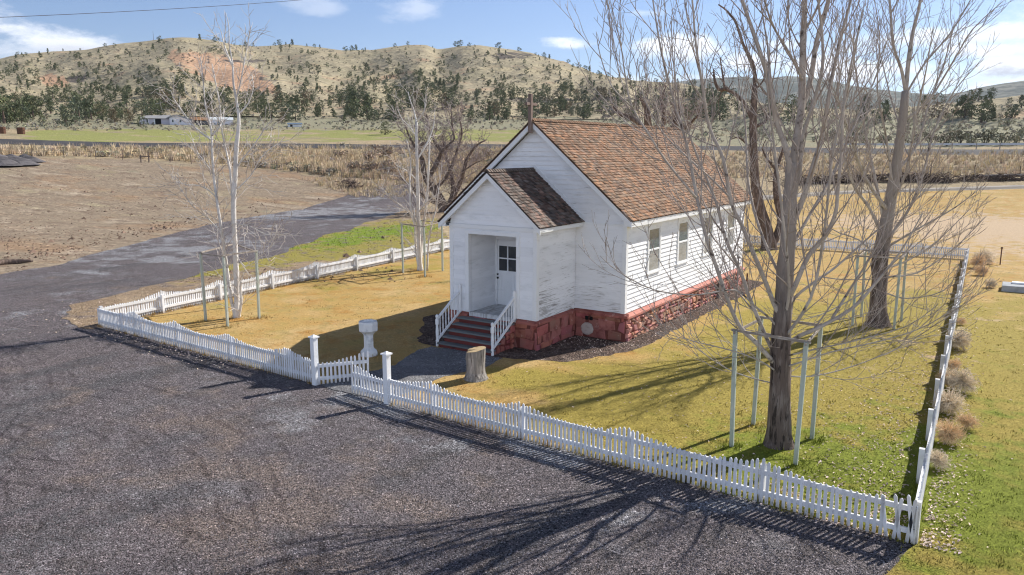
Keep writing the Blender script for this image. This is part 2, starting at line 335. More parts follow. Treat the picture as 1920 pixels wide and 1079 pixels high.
def dens_poly(P, step, amp, seed=0, keep=()):
    out = []
    for i in range(len(P)):
        a, b = V(P[i][:2]), V(P[(i+1) % len(P)][:2]); L = (b-a).length
        st = step*max(1, ((a+b)/2-CAM.xy).length/25); n = max(1, int(L/st)) if i not in keep else 1
        nr = V((-(b-a).y, (b-a).x)).normalized() if L > 0 else V((0, 0))
        for k in range(n):
            q = a.lerp(b, k/n)
            if i not in keep:
                s_ = max(1, (q-CAM.xy).length/25)
                q = q + nr*amp*s_*(noise.noise(V((q.x*.9/s_, q.y*.9/s_, seed)))+.6*noise.noise(V((q.x*3.1/s_, q.y*3.1/s_, seed+4))))
            out.append((q.x, q.y))
    return out
def lerp_off(x, y, z0):
    return z0 + .10*sstep(76, 95, math.hypot(x-CAM.x, y-CAM.y))
def sheet(name, P, zoff, mt, cell=1.0, step=.22, amp=.16, zonef=None, seed=0, keep=(), far=130):
    o2 = dens_poly(P, step, amp, seed, keep); n = len(o2)
    vs = [V(q) for q in o2]
    xs = [q[0] for q in o2]; ys = [q[1] for q in o2]
    x = min(xs)
    rings = set()
    gx = min(xs)
    while gx < max(xs):
        gy = min(ys)
        while gy < max(ys):
            r = math.hypot(gx-CAM.x, gy-CAM.y); q = 1 if r < 40 else (3 if r < 80 else 5)
            if (int(round(gx/cell)) % q == 0) and (int(round(gy/cell)) % q == 0) and r < far and inpoly(gx, gy, o2): vs.append(V((gx+.01, gy+.01)))
            gy += cell
        gx += cell
    res = delaunay_2d_cdt(vs, [(i, (i+1) % n) for i in range(n)], [], 1, 1e-5)
    mb = MB()
    mb.v = [V((q.x, q.y, tz(q.x, q.y)+lerp_off(q.x, q.y, zoff))) for q in res[0]]
    for f in res[2]:
        a, b, c = (mb.v[f[0]], mb.v[f[1]], mb.v[f[2]])
        if (b-a).cross(c-a).z < 0: f = list(reversed(f))
        mb.face(tuple(f))
    o = mb.build(name, mt, smooth=False); tag(o, kind='structure')
    if zonef:
        at = o.data.attributes.new('zone', 'FLOAT_COLOR', 'POINT'); buf = []
        for q in mb.v: buf += (*zonef(q.x, q.y), 1)
        at.data.foreach_set('color', buf)
    return o, o2
def blobs(lst):
    L = [(G0(x, y), r, a) for x, y, r, a in lst]
    def f(x, y):
        s = 0
        for c, r, a in L:
            d2 = ((x-c.x)**2+(y-c.y)**2)/(r*r)
            if d2 < 9: s += a*math.exp(-d2)
        return s
    return f
olive_f = blobs([(1560,900,4.5,.9),(1300,800,3.5,.55),(1700,760,3.5,.7),(1690,880,3,.6),(1850,820,6,.9),(1850,640,6,.55),(1600,640,5,.5),(1200,780,3,.4),(1820,560,8,.35),(1480,600,4,.35),(800,500,3,.6),(450,600,3,.2),(1440,420,6,.5),(1900,380,20,.3),(900,720,1.5,.3),(1050,720,2,.4),(1700,600,6,.5),(1850,760,7,.5),(1500,700,4,.5),(620,520,5,.35)])
green_f = blobs([(1560,900,2.6,.40),(1640,880,1.8,.35),(1330,810,2.0,.35),(1700,780,2.5,.3),(1880,900,4.0,.65),(1860,660,3.0,.4),(1840,740,2.0,.4),(1400,870,1.6,.4),(840,480,2,.7),(800,530,1.2,.3),(1420,470,3,.9),(1900,1000,3,.5)])
tan_f = blobs([(1700,700,2,.4),(1740,650,2,.4),(1900,600,4,.4),(650,600,3,.25),(1880,480,8,.5),(1750,420,12,.7),(1900,430,14,.7)])
def lawn_zone(x, y): return (olive_f(x, y), green_f(x, y), tan_f(x, y))
# polar ground and hills
yaw0 = YAW; angs = []
a = -math.pi
while a < math.pi:
    angs.append(a); rel = a-yaw0
    a += math.radians(.22) if abs(rel) < math.radians(42) else math.radians(3)
def zone_ground(x, y):
    r = math.hypot(x-CAM.x, y-CAM.y); az = math.atan2(x-CAM.x, y-CAM.y)
    d = V((x, y, tz(x, y)))-CAM; w = d.dot(FW)
    if w <= 1: return (0, 0, 0)
    px = 960+F*d.dot(RT)/w; py = 539.5-F*d.dot(UP)/w
    dirt = grn = sg = 0
    ln = table(DIRT, px)
    if px < 760: dirt = sstep(ln-1.5, ln+2.5, py)*(1-.0*px)
    if py < 271 and r < 345:
        grn = sstep(-60, 80, px)*(sstep(236, 246, py)*(1-sstep(264, 269, py)))*table([(0,.0),(70,.75),(330,.9),(420,.55),(600,.6),(960,.8),(1100,.3),(1250,0)], px)
        sg = 1-sstep(238, 248, py); grn = max(grn, .4*(1-sstep(0, 8, abs(py-228)))*(1-sstep(900, 1150, px))) 
    if px > 1250 and py < 276: sg = .8
    return (dirt, grn, sg)
DIRT = [(-300,293),(0,293),(60,294),(180,297),(280,300),(400,310),(520,319),(640,334),(700,338),(760,342)]
def zone_hill(x, y):
    d = V((x, y, tz(x, y)))-CAM; w = d.dot(FW)
    if w <= 1: return (0, 0, .3)
    px = 960+F*d.dot(RT)/w; py = 539.5-F*d.dot(UP)/w
    red = 0; dark = 0
    # the red cut bank and the smaller orange scrape left of it
    for cx, cy, rx, ry, aa, ang in ((432,140,88,30,1.0,.30),(370,118,60,22,.8,.2),(100,152,34,13,.8,.1),(480,160,40,20,.9,.2)):
        u = (px-cx)*math.cos(ang)+(py-cy)*math.sin(ang); v = -(px-cx)*math.sin(ang)+(py-cy)*math.cos(ang)
        q = (u/rx)**2+(v/ry)**2+.55*noise.fractal(V((px*.06, py*.10, 3)), 1, 2, 3)
        red = max(red, aa*(1-sstep(.55, 1.15, q)))
    for cx, cy, rx, ry in ((145,148,26,10),(455,115,60,4),(1010,188,90,7),(1150,186,60,6),(960,105,46,9)):
        dark = max(dark, .75*(1-sstep(.3, 1.2, ((px-cx)/rx)**2+((py-cy)/ry)**2)))
    if red > .2: dark = max(dark, .9*sstep(.18, .5, noise.noise(V((px*.10+py*.03, py*.018, 8))))*red)
    return (red, dark, .9*sstep(205, 232, py))
def polar(name, r0, r1, rows, mt, zf):
    mb = MB(); n = len(angs)
    for i in range(rows+1):
        for a in angs:
            ra, rb = r0(a), r1(a); t = i/rows
            r = ra*(rb/ra)**t if ra > 1 else lerp(ra, rb, t)
            x, y = CAM.x+math.sin(a)*r, CAM.y+math.cos(a)*r; mb.v.append(V((x, y, tz(x, y))))
    for i in range(rows):
        for k in range(n):
            k2 = (k+1) % n; mb.face((i*n+k, (i+1)*n+k, (i+1)*n+k2, i*n+k2))
    o = mb.build(name, mt, smooth=True); tag(o, kind='structure')
    at = o.data.attributes.new('zone', 'FLOAT_COLOR', 'POINT'); buf = []
    for q in mb.v: buf += (*zf(q.x, q.y), 1)
    at.data.foreach_set('color', buf); return o
polar('ground', lambda a: 2.0, lambda a: table(TOE, a)+.01, 150, M['ground'], zone_ground)
polar('hills', lambda a: table(TOE, a), lambda a: table(RIDGE, a)*1.5, 90, M['hill'], zone_hill)
# distant hills
FAR = [(-700,262),(0,255),(700,250),(1100,205),(1180,178),(1230,165),(1290,157),(1345,152),(1390,150),(1430,156),(1470,150),(1510,149),(1550,154),(1590,163),(1640,171),(1700,177),(1760,181),(1800,177),(1840,167),(1880,160),(1920,155),(2000,146),(2200,150),(2700,210)]
mb = MB(); cols_ = list(range(-700, 2701, 12)); rows = 26
for i in range(rows+1):
    for x in cols_:
        t = i/rows; a, e = az_of(x, table(FAR, x)); R0, R1 = 1500, 3600+500*math.sin(x*.006)
        r = lerp(R0, R1*1.15, t); tt = min(1, (r-R0)/(R1-R0)); zr = CAM.z+e*R1
        qx, qy = CAM.x+math.sin(a)*r, CAM.y+math.cos(a)*r
        z = lerp(-20, zr, sstep(0, 1, tt)**.8) - max(0, r-R1)*.25
        z += 14*math.sin(math.pi*min(1, tt))*noise.fractal(V((qx*.0025, qy*.0025, 3)), 1, 2, 4)
        mb.v.append(V((qx, qy, z)))
n = len(cols_)
for i in range(rows):
    for k in range(n-1): mb.face((i*n+k, (i+1)*n+k, (i+1)*n+k+1, i*n+k+1))
tag(mb.build('distant_hills', M['farhill'], smooth=True), kind='structure')
# ------------------------------------------------------------------ near ground sheets
FL0, FL1 = G0(187,612), G0(592,722); FR0, FR1 = G0(727,757), G0(1712,1022)
FLEFT = V((-19.6, 27, 0)); FBACK = V((7.98, 27.5, 0))
lot_px = [(1712,1016),(592,716),(187,608),(170,616),(130,596),(150,572),(250,546),(340,526),(430,502),(520,481),(620,443),(700,418),(765,398),(800,392),(800,366),(700,370),(600,388),(480,405),(400,420),(300,445),(200,470),(100,498),(0,515),(-150,545)]
lot = [G0(*q) for q in lot_px] + [V((-60,0,0)), V((-75,-40,0)), V((-40,-70,0)), V((20,-70,0)), V((12,-40,0))] + [G0(1800,1250), G0(1780,1079)]
def lot_zone(x, y):
    return (fine_f(x, y), brown_f(x, y), 0)
fine_f = blobs([(640,740,2.2,.8),(300,470,9,.7),(600,400,12,.8),(1000,830,1.6,.6),(800,790,1.5,.5),(1300,950,1.8,.4),(100,600,4,.4)])
brown_f = blobs([(500,900,3.5,.5),(250,800,3,.4),(700,1000,3,.5),(150,720,4,.3),(330,545,3,.7),(60,520,5,.3)])
lot_o, lot_out = sheet('gravel_lot', lot, .004, M['gravel'], cell=2.0, zonef=lot_zone, seed=1, amp=.18)
lawn_p = [FR1+V((.05,.05,0)), FR0+V((0,.06,0)), FL1+V((0,.06,0)), FL0+V((.06,.06,0)), G0(843,470), FLEFT] + [V(G(x, y)) for x, y in ((1300,402),(1400,381),(1500,371),(1600,365),(1700,362),(1920,357),(2300,345))] + [V((75,50,0)), V((75,-20,0)), V((25,-40,0)), G0(1600,1240), G0(1655,1079)]
lawn_o, lawn_out = sheet('lawn', lawn_p, .009, M['lawn'], cell=1.0, zonef=lawn_zone, seed=5, amp=.12, keep=(0,1,2,3))
verge_p = [G0(187,614), G0(170,618), G0(120,598), G0(140,574), G0(240,546), G0(340,524), G0(430,500), G0(520,478), G0(620,440), G0(700,415), G0(765,395), G0(830,392), G0(830,440), G0(850,468)]
vg = blobs([(340,515,2.0,1.2),(450,500,2.5,.9),(600,465,4,1.0),(690,440,5,1.2),(520,482,2,.9),(780,420,6,.9),(640,478,3,1.0),(740,458,4,1.0)]); vg2 = blobs([(335,515,1.5,1.3),(640,452,3.0,1.1),(710,435,4,1.3),(590,466,2.2,.8),(790,425,3,.8)])
verge_o, verge_out = sheet('grass_verge', verge_p, .013, M['verge'], cell=.7, zonef=lambda x, y: (vg(x, y), vg2(x, y), 0), seed=9, amp=.35)
mulch_p = [V(q) for q in ((.75,-.7),(.85,4),(.8,8.7),(.9,14.0),(-7.3,14),(-7.4,-.6),(-6.4,-2.3),(-5.4,-3.5),(-4.6,-3.75),(-2.2,-3.75),(-1.6,-3.55),(-.4,-3.0),(.35,-1.9))]
mulch_o, mulch_out = sheet('mulch_bed', mulch_p, .014, M['mulch'], cell=1, seed=12, amp=.22, step=.15)
path_p = [V(q) for q in ((-4.6,-8.5),(-2.1,-8.6),(-2.35,-7.3),(-2.3,-6.1),(-1.95,-5.2),(-2.0,-3.7),(-4.75,-3.7),(-4.55,-4.8),(-4.15,-6.0),(-4.3,-7.2))]
path_o, path_out = sheet('footpath', path_p, .018, M['path'], cell=1, seed=15, amp=.16, step=.15)
def strip(name, line, w, mt, zoff):
    mb = MB(); pts = []
    for i in range(len(line)-1):
        a, b = line[i], line[i+1]; n = max(1, int((b-a).length/4))
        pts += [a.lerp(b, k/n) for k in range(n)]
    pts.append(line[-1])
    for i, p in enumerate(pts):
        d = (pts[min(i+1, len(pts)-1)]-pts[max(0, i-1)]); nr = V((-d.y, d.x, 0)).normalized()
        zc = tz(p.x, p.y)+zoff
        for s in (-.5, .5):
            q = p+nr*w*s; mb.v.append(V((q.x, q.y, zc)))
        for s in (-1.3, 1.3):
            q = p+nr*w*s; mb.v.append(V((q.x, q.y, zc-.9)))
    for i in range(len(pts)-1):
        a = i*4; b = a+4
        mb.face((a, a+1, b+1, b)); mb.face((a+2, a, b, b+2)); mb.face((a+1, a+3, b+3, b+1))
    o = mb.build(name, mt); tag(o, kind='structure'); return o
strip('highway', [G(-250,272), G(-60,262), G(60,265), G(200,269), G(300,271), G(480,272), G(640,273), G(900,273), G(1150,273), G(1400,277), G(1600,281), G(1760,283), G(1920,283), G(2300,281)], 7.5, M['asphalt'], .25)
strip('gravel_track', [G(1290,390), G(1420,371), G(1560,362), G(1700,357), G(1800,354), G(1920,350), G(2300,338)], 2.2, M['track'], .12)
# ------------------------------------------------------------------ church
W, HF, HE, HR, LEN, HT, OE, OV = 6.5, .903, 3.633, 6.8685, 12.12, 3.834, .307, .294
XM = -W/2; SL = (HR-HT)/(W/2+OE)
PL, PR, PD, PHE, PHR = -4.884, -1.745, 2.405, 3.5286, 5.3087; PXM = (PL+PR)/2; PSL = .853; POV = .294
church = empty('church', (XM, 0, 0), 'white clapboard country church with red stone foundation and cedar shingle roof', 'church')
CH = Matrix.Translation((-XM, 0, 0))
def cpart(mb, name, mt, parent=None, smooth=False, label=None):
    """parts are modelled in world coordinates; keep them there under the church Empty"""
    o = mb.build(name, mt, smooth=smooth)
    par = parent or church
    o.parent = par
    if par is church: o.matrix_parent_inverse = CH
    if label: o['label'] = label
    return o
def siding(mb, o, u, n, Lf, Rf, v0, v1, openings=(), row=.146, rnd=random.Random(3)):
    v = v0
    while v < v1-1e-4:
        vt = min(v+row, v1)
        br = sorted({v, vt} | {q for op in openings for q in (op[2], op[3]) if v < q < vt})
        tint0 = rnd.uniform(.95, 1.03)
        for a, b in zip(br, br[1:]):
            spans = [((Lf(a), Lf(b)), (Rf(a), Rf(b)))]
            for (ua, ub, va, vb) in openings:
                if va <= a+1e-5 and vb >= b-1e-5:
                    ns = []
                    for (l, r) in spans:
                        if ua > l[0]: ns.append((l, (min(ua, r[0]),)*2 if ua < r[0] else r))
                        if ub < r[0]: ns.append(((max(ub, l[0]),)*2 if ub > l[0] else l, r))
                    spans = ns
            pa = .006+.032*(1-(a-v)/row); pb = .006+.032*(1-(b-v)/row)
            for l, r in spans:
                if r[0]-l[0] < .01: continue
                w = r[0]-l[0]; cuts = [0]
                x = rnd.uniform(1.5, 4.5)
                while x < w-.8: cuts.append(x/w); x += rnd.uniform(2.2, 4.8)
                cuts.append(1)
                for c0, c1 in zip(cuts, cuts[1:]):
                    t = tint0*rnd.uniform(.97, 1.02)
                    A = o+u*lerp(l[0], r[0], c0)+V((0,0,a)); B = o+u*(lerp(l[0], r[0], c1)-(.006 if c1 < 1 else 0))+V((0,0,a))
                    D = o+u*lerp(l[1], r[1], c0)+V((0,0,b)); C = o+u*(lerp(l[1], r[1], c1)-(.006 if c1 < 1 else 0))+V((0,0,b))
                    mb.poly([A+n*pa, B+n*pa, C+n*pb, D+n*pb], t)
                    if a == v: mb.poly([A, B, B+n*pa, A+n*pa], t*.85)  # lap underside tinted darker, a painted shadow line below each board
        v = vt
X, Y = V((1,0,0)), V((0,1,0))
k = lambda c: (lambda v: c)
# core walls (solid) + siding, one mesh per side
mb = MB(); mb.box(-.12, 0, 0.0, LEN, HF-.1, HE+.25)
WIN = [(1.70,2.62),(4.33,5.25),(7.02,7.94),(9.80,10.72)]; WZ0, WZ1 = 1.98, 3.42
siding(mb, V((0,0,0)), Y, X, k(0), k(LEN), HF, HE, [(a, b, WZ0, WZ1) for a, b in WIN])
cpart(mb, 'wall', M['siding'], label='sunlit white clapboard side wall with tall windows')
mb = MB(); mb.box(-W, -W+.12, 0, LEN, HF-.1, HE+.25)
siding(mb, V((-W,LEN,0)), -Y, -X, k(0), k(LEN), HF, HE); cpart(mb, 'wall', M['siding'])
def gable(mb, y, off, hw, ze, zr, xm, sl):
    z1 = zr-.16
    mb.v += [V((xm-hw, y, HF)), V((xm+hw, y, HF)), V((xm+hw, y, ze)), V((xm, y, z1)), V((xm-hw, y, ze))]
    b = len(mb.v)-5; mb.v += [q+V((0, off, 0)) for q in mb.v[b:b+5]]
    mb.face((b, b+1, b+2, b+3, b+4)); mb.face((b+9, b+8, b+7, b+6, b+5))
    for i in range(5): mb.face((b+i, b+5+i, b+5+(i+1) % 5, b+(i+1) % 5))
def lim(v): return W/2 if v < HE+.2 else max(.02, min(W/2, (HR-.2-v)/SL))
mb = MB(); gable(mb, .004, .11, W/2-.121, HE+.2, HR, XM, SL)
siding(mb, V((XM,0,0)), X, -Y, lambda v: -lim(v), lambda v: lim(v), HF, HR-.25, [(PL-XM+.02, PR-XM-.02, 0, PHE)])
cpart(mb, 'wall', M['worn'], label='shaded front gable wall with peeling white paint')
mb = MB(); gable(mb, LEN-.004, -.11, W/2-.121, HE+.2, HR, XM, SL)
siding(mb, V((XM,LEN,0)), -X, Y, lambda v: -lim(v), lambda v: lim(v), HF, HR-.25); cpart(mb, 'wall', M['siding'])
# corner boards
for x0, x1, y0, y1, z1 in ((-.10,.042,-.042,.0,HE),(.0,.042,.0,.11,HE),(-W-.034,-W+.1,-.034,0,HE),(.0,.034,LEN-.1,LEN+.03,HE)):
    mb = MB(); mb.box(x0, x1, y0, y1, HF-.005, z1); cpart(mb, 'corner_board', M['trim'])
mb = MB(); mb.box(-W-.02, PL-.0, -.05, -.002, HE-.02, HE+.06); mb.box(PR+.0, .05, -.05, -.002, HE-.02, HE+.06); cpart(mb, 'belt_board', M['trim'])
# porch
RB = -.94; OX0, OX1, OZ = -4.19, -2.43, 3.37
mb = MB(); mb.box(PR-.1, PR, -PD+.1, -.03, HF-.1, PHE+.15)
siding(mb, V((PR,-PD,0)), Y, X, k(0), k(PD-.03), HF, PHE); cpart(mb, 'porch_wall', M['worn'], label='peeling white porch side wall facing the big tree')
mb = MB(); mb.box(PL, PL+.1, -PD+.1, -.03, HF-.1, PHE+.15)
siding(mb, V((PL,-.03,0)), -Y, -X, k(0), k(PD-.03), HF, PHE); cpart(mb, 'porch_wall', M['siding'])
mb = MB(); hw = (PR-PL)/2
mb.box(PL, OX0, -PD+.003, -PD+.1, HF-.1, PHE+.1); mb.box(OX1, PR, -PD+.003, -PD+.1, HF-.1, PHE+.1); mb.box(OX0, OX1, -PD+.003, -PD+.1, OZ, PHE+.1)
b = len(mb.v); mb.v += [V((PL, -PD+.003, PHE+.1)), V((PR, -PD+.003, PHE+.1)), V((PXM, -PD+.003, PHR-.12)), V((PL, -PD+.1, PHE+.1)), V((PR, -PD+.1, PHE+.1)), V((PXM, -PD+.1, PHR-.12))]
mb.face((b, b+1, b+2)); mb.face((b+5, b+4, b+3)); mb.face((b+1, b+4, b+5, b+2)); mb.face((b, b+2, b+5, b+3))
plim = lambda v: hw if v < PHE+.1 else max(.02, min(hw, (PHR-.14-v)/PSL))
siding(mb, V((PXM,-PD,0)), X, -Y, lambda v: -plim(v), lambda v: plim(v), HF, PHR-.2, [(OX0-PXM, OX1-PXM, 0, OZ)])
cpart(mb, 'porch_wall', M['siding'], label='white porch front with recessed doorway')
mb = MB()
for a, b2, c, d in ((OX0-.13,OX0,HF,OZ+.0),(OX1,OX1+.13,HF,OZ+.0),(OX0-.13,OX1+.13,OZ,OZ+.12)): mb.box(a, b2, -PD-.046, -PD-.001, c, d)
mb.box(PL-.033, PL+.1, -PD-.044, -PD-.0, HF-.005, PHE+.02); mb.box(PR-.1, PR+.033, -PD-.044, -PD-.0, HF-.005, PHE+.02); mb.box(PR+.0, PR+.042, -PD, -PD+.1, HF-.005, PHE+.02)
mb.box(PL-.04, PR+.04, -PD-.052, -PD-.0, PHE+.021, PHE+.13)
cpart(mb, 'porch_trim', M['trim'])
# recess
mb = MB(); mb.box(OX0-.05, OX0, -PD+.1, RB, HF, OZ+.1); siding(mb, V((OX0,-PD+.1,0)), Y, X, k(0), k(RB+PD-.1), HF, OZ)
mb.box(OX1, OX1+.05, -PD+.1, RB, HF, OZ+.1); siding(mb, V((OX1,RB,0)), -Y, -X, k(0), k(RB+PD-.1), HF, OZ)
mb.box(OX0, OX1, RB, RB+.06, HF, OZ+.1); siding(mb, V((OX0,RB,0)), X, -Y, k(.97), k(OX1-OX0), HF, OZ)
mb.box(OX0-.05, OX1+.05, -PD+.1, RB, OZ+.1, OZ+.14)
cpart(mb, 'entry_recess', M['siding'])
M['floor'] = material('worn_porch_floor', (.62,.63,.64), [((.40,.39,.38),(14,2,2),.46,.62), ((.25,.23,.22),(26,3,3),.58,.68)], rough=.7)
mb = MB()
for i in range(13):
    x0 = OX0+i*(OX1-OX0)/13; mb.box(x0+.003, x0+(OX1-OX0)/13-.003, -PD-.03, RB-.001, HF-.05, HF+.004, random.uniform(.88, 1.05))
mb.box(OX0, OX1, -PD-.034, -PD-.004, HF-.16, HF-.052)
cpart(mb, 'porch_floor', M['floor'])
# door
dy = RB-.03; DX0, DX1 = -4.10, -3.26
mb = MB()
for a, b2, c, d in ((DX0-.09,DX0,HF+.004,3.06),(DX1,DX1+.09,HF+.004,3.06),(DX0-.09,DX1+.09,3.06,3.17)): mb.box(a, b2, dy-.03, dy+.025, c, d)
mb.box(DX0-.09, DX1+.09, dy-.02, dy+.025, 3.17, 3.3); cpart(mb, 'door_frame', M['trim'])
mb = MB(); gx0, gx1, gz0, gz1 = -4.035, -3.36, 2.05, 2.86
zt = 3.05
mb.box(DX0+.005, gx0, dy-.005, dy+.025, HF+.02, zt); mb.box(gx1, DX1-.005, dy-.005, dy+.025, HF+.02, zt)
mb.box(gx0, gx1, dy-.005, dy+.025, gz1, zt); mb.box(gx0, gx1, dy-.005, dy+.025, 1.93, gz0)
mb.box(gx0, gx1, dy+.008, dy+.025, HF+.22, 1.93); mb.box(gx0, gx1, dy-.005, dy+.025, HF+.02, HF+.22)
for i in range(1, 7): mb.box(gx0+i*(gx1-gx0)/7-.006, gx0+i*(gx1-gx0)/7+.006, dy+.002, dy+.0079, HF+.22, 1.93)
mb.box((gx0+gx1)/2-.02, (gx0+gx1)/2+.02, dy-.008, dy+.012, gz0, gz1); mb.box(gx0, gx1, dy-.0085, dy+.012, (gz0+gz1)/2-.02, (gz0+gz1)/2+.02)
door = cpart(mb, 'door', M['trim'], label='white panelled door with four glass panes')
for i in (0, 1):
    for j in (0, 1):
        mb = MB(); wx = (gx1-gx0)/2; wz = (gz1-gz0)/2
        mb.box(gx0+i*wx+.02*(i), gx0+(i+1)*wx-.02*(1-i), dy+.014, dy+.02, gz0+j*wz+.02*j, gz0+(j+1)*wz-.02*(1-j))
        cpart(mb, 'pane', M['glass'], door)
for z, r, nm in ((1.92,.028,'deadbolt'),(1.80,.034,'knob')):
    mb = MB(); mb.tube([V((DX0+.03, dy-.006, z)), V((DX0+.03, dy-.03, z)), V((DX0+.03, dy-.05, z)), V((DX0+.03, dy-.062, z))], [r*.9, r*.9, r, r*.5], 10); cpart(mb, nm, M['black'], door)
# windows
for i, (a, b2) in enumerate(WIN):
    mb = MB(); t = .085
    mb.box(.004, .056, a-t, a, WZ0-.02, WZ1+.1); mb.box(.004, .056, b2, b2+t, WZ0-.02, WZ1+.1); mb.box(.004, .062, a-t-.02, b2+t+.02, WZ1+.1, WZ1+.17); mb.box(.004, .056, a, b2, WZ1, WZ1+.1)
    mb.box(.004, .085, a-t-.03, b2+t+.03, WZ0-.07, WZ0-.021)
    fr = cpart(mb, 'window', M['trim'])
    mid = (WZ0+WZ1)/2
    for nm, z0, z1, x in (('upper_sash', mid-.02, WZ1-.002, .016), ('lower_sash', WZ0-.018, mid+.02, .028)):
        s = MB(); w = .05
        s.box(x, x+.022, a+.002, a+w, z0, z1); s.box(x, x+.022, b2-w, b2-.002, z0, z1); s.box(x, x+.022, a+w, b2-w, z0, z0+w); s.box(x, x+.022, a+w, b2-w, z1-w, z1)
        cpart(s, 'sash', M['trim'], fr)
        s = MB(); s.box(x+.002, x+.009, a+w, b2-w, z0+w, z1-w); cpart(s, 'pane', M['blind'] if nm[0] == 'u' else M['screen'], fr)
# foundation
def stones(mb, o, u, n, w, h, rnd, cmin=.10, cmax=.22, wmin=.14, wmax=.42, depth=.05, c0=(.75, 1.15), g=.011):
    z = 0.0
    while z < h-.03:
        hh = min(rnd.uniform(cmin, cmax), h-z)
        if h-z-hh < .07: hh = h-z
        x = -rnd.uniform(0, .1)
        while x < w:
            ww = rnd.uniform(wmin, wmax); a = max(0, x); b = min(w, x+ww)
            if b-a > .05:
                j = lambda s_: rnd.uniform(-s_, s_)
                za, zb = z+g+j(.012), z+hh-g+j(.012); a2, b2 = a+g+j(.01), b-g+j(.01)
                d = depth*rnd.uniform(.45, 1.25); ins = min(.03, (b2-a2)*.25, (zb-za)*.25)
                kx, kz = min(.08, (b2-a2)*.22), min(.06, (zb-za)*.24); out = [(a2+j(kx)+kx*.3,za+j(kz)),(b2+j(kx)-kx*.3,za+j(kz)),(b2+j(kx)-kx*.3,zb+j(kz)),(a2+j(kx)+kx*.3,zb+j(kz))]
                O = [o+u*q[0]+V((0,0,q[1])) for q in out]
                I = [o+u*(q[0]+(ins if i in (0,3) else -ins)+j(.01))+V((0,0,q[1]+(ins if i < 2 else -ins)+j(.01)))+n*(d+j(.01)) for i, q in enumerate(out)]
                c = rnd.uniform(*c0); c = (c*rnd.uniform(.92,1.12), c*rnd.uniform(.85,1.2), c*rnd.uniform(.85,1.2))
                bb = len(mb.v); mb.v += O+I
                mb.face((bb+4,bb+5,bb+6,bb+7), c)
                for i in range(4): mb.face((bb+i, bb+(i+1) % 4, bb+4+(i+1) % 4, bb+4+i), c)
            x += ww
        z += hh
rs = random.Random(21)
mb = MB()
mb.box(-W-.05, .07, -.07, LEN+.05, -.1, HF-.13, mi=1); mb.box(PL-.06, PR+.07, -PD-.06, -.071, -.1, HF-.13, mi=1)
F1 = MB(); F1.v, F1.f, F1.c, F1.mi = mb.v, mb.f, mb.c, mb.mi
stones(F1, V((.07,0,0)), Y, X, LEN, .70, rs, depth=.085, cmin=.10, cmax=.30, wmin=.10, wmax=.40, c0=(.6,1.25))
fnd = cpart(F1, 'foundation', [M['stone'], M['mortar']], label='rough red rubble stone foundation')
F2 = MB(); big = dict(cmin=.16, cmax=.40, wmin=.25, wmax=.75, depth=.022, c0=(.8,1.1), g=.003)
stones(F2, V((PR+.05,-.07,0)), X, -Y, -PR, HF-.14, rs, **big); stones(F2, V((PR+.07,-PD-.06,0)), Y, X, PD, HF-.14, rs, **big)
stones(F2, V((PL-.06,-PD-.06,0)), X, -Y, PR-PL+.13, HF-.14, rs, **big)
stones(F2, V((PL-.06,-.07,0)), -Y, -X, PD, HF-.14, rs, **big); stones(F2, V((-W-.05,-.07,0)), X, -Y, PL+W, HF-.14, rs, **big)
cpart(F2, 'painted_stone', M['redpaint'], fnd)
mb = MB()   # sloping red water table
def ledge(a, b, n, out=.17, zt=HF-.004, zb=.80, zl=.735):
    a, b = V(a), V(b); e = (b-a).normalized()*0
    mb.hexa([a+V((0,0,zl))-n*.02, b+V((0,0,zl))-n*.02, b+n*out+V((0,0,zl)), a+n*out+V((0,0,zl)), a+V((0,0,zt))-n*.02, b+V((0,0,zt))-n*.02, b+n*out+V((0,0,zb)), a+n*out+V((0,0,zb))])
ledge((0,-.02,0), (0,LEN+.1,0), X)
cpart(mb, 'sill_ledge', M['ledge'], fnd)
mb = MB()
for a_, b_, n_, o_, zl_ in (((PR+.03,0,0), (.16,0,0), -Y, .10, .76), ((PR,-PD-.02,0), (PR,-.11,0), X, .10, .765), ((OX1+.03,-PD,0), (PR+.10,-PD,0), -Y, .10, .762), ((PL-.1,-PD,0), (OX0-.03,-PD,0), -Y, .10, .762)):
    mb = MB(); ledge(a_, b_, n_, o_, zb=.83, zl=zl_); cpart(mb, 'painted_ledge', M['redpaint'], fnd)
for x in (-1.285, -1.13):
    mb = MB(); mb.box(x, x+.09, -.135, -.06, .585, .70); cpart(mb, 'vent', M['void'], fnd)
mb = MB(); mb.tube([V((-1.20,-.10,.30)), V((-1.20,-.15,.30)), V((-1.20,-.165,.30))], [.205,.205,.17], 14, jit=.25); cpart(mb, 'round_stone', M['whitestone'], fnd, label='whitewashed round stone set in the red wall')
mb = MB(); mb.box(.10, .19, 8.55, 9.2, .02, .70); mb.box(.19, .21, 8.6, 8.66, .04, .68); cpart(mb, 'crawl_hatch', M['post'], fnd)
mb = MB(); mb.box(.2, .26, LEN+.25, LEN+.31, 0, .55); cpart(mb, 'pipe_post', M['rust'], fnd)
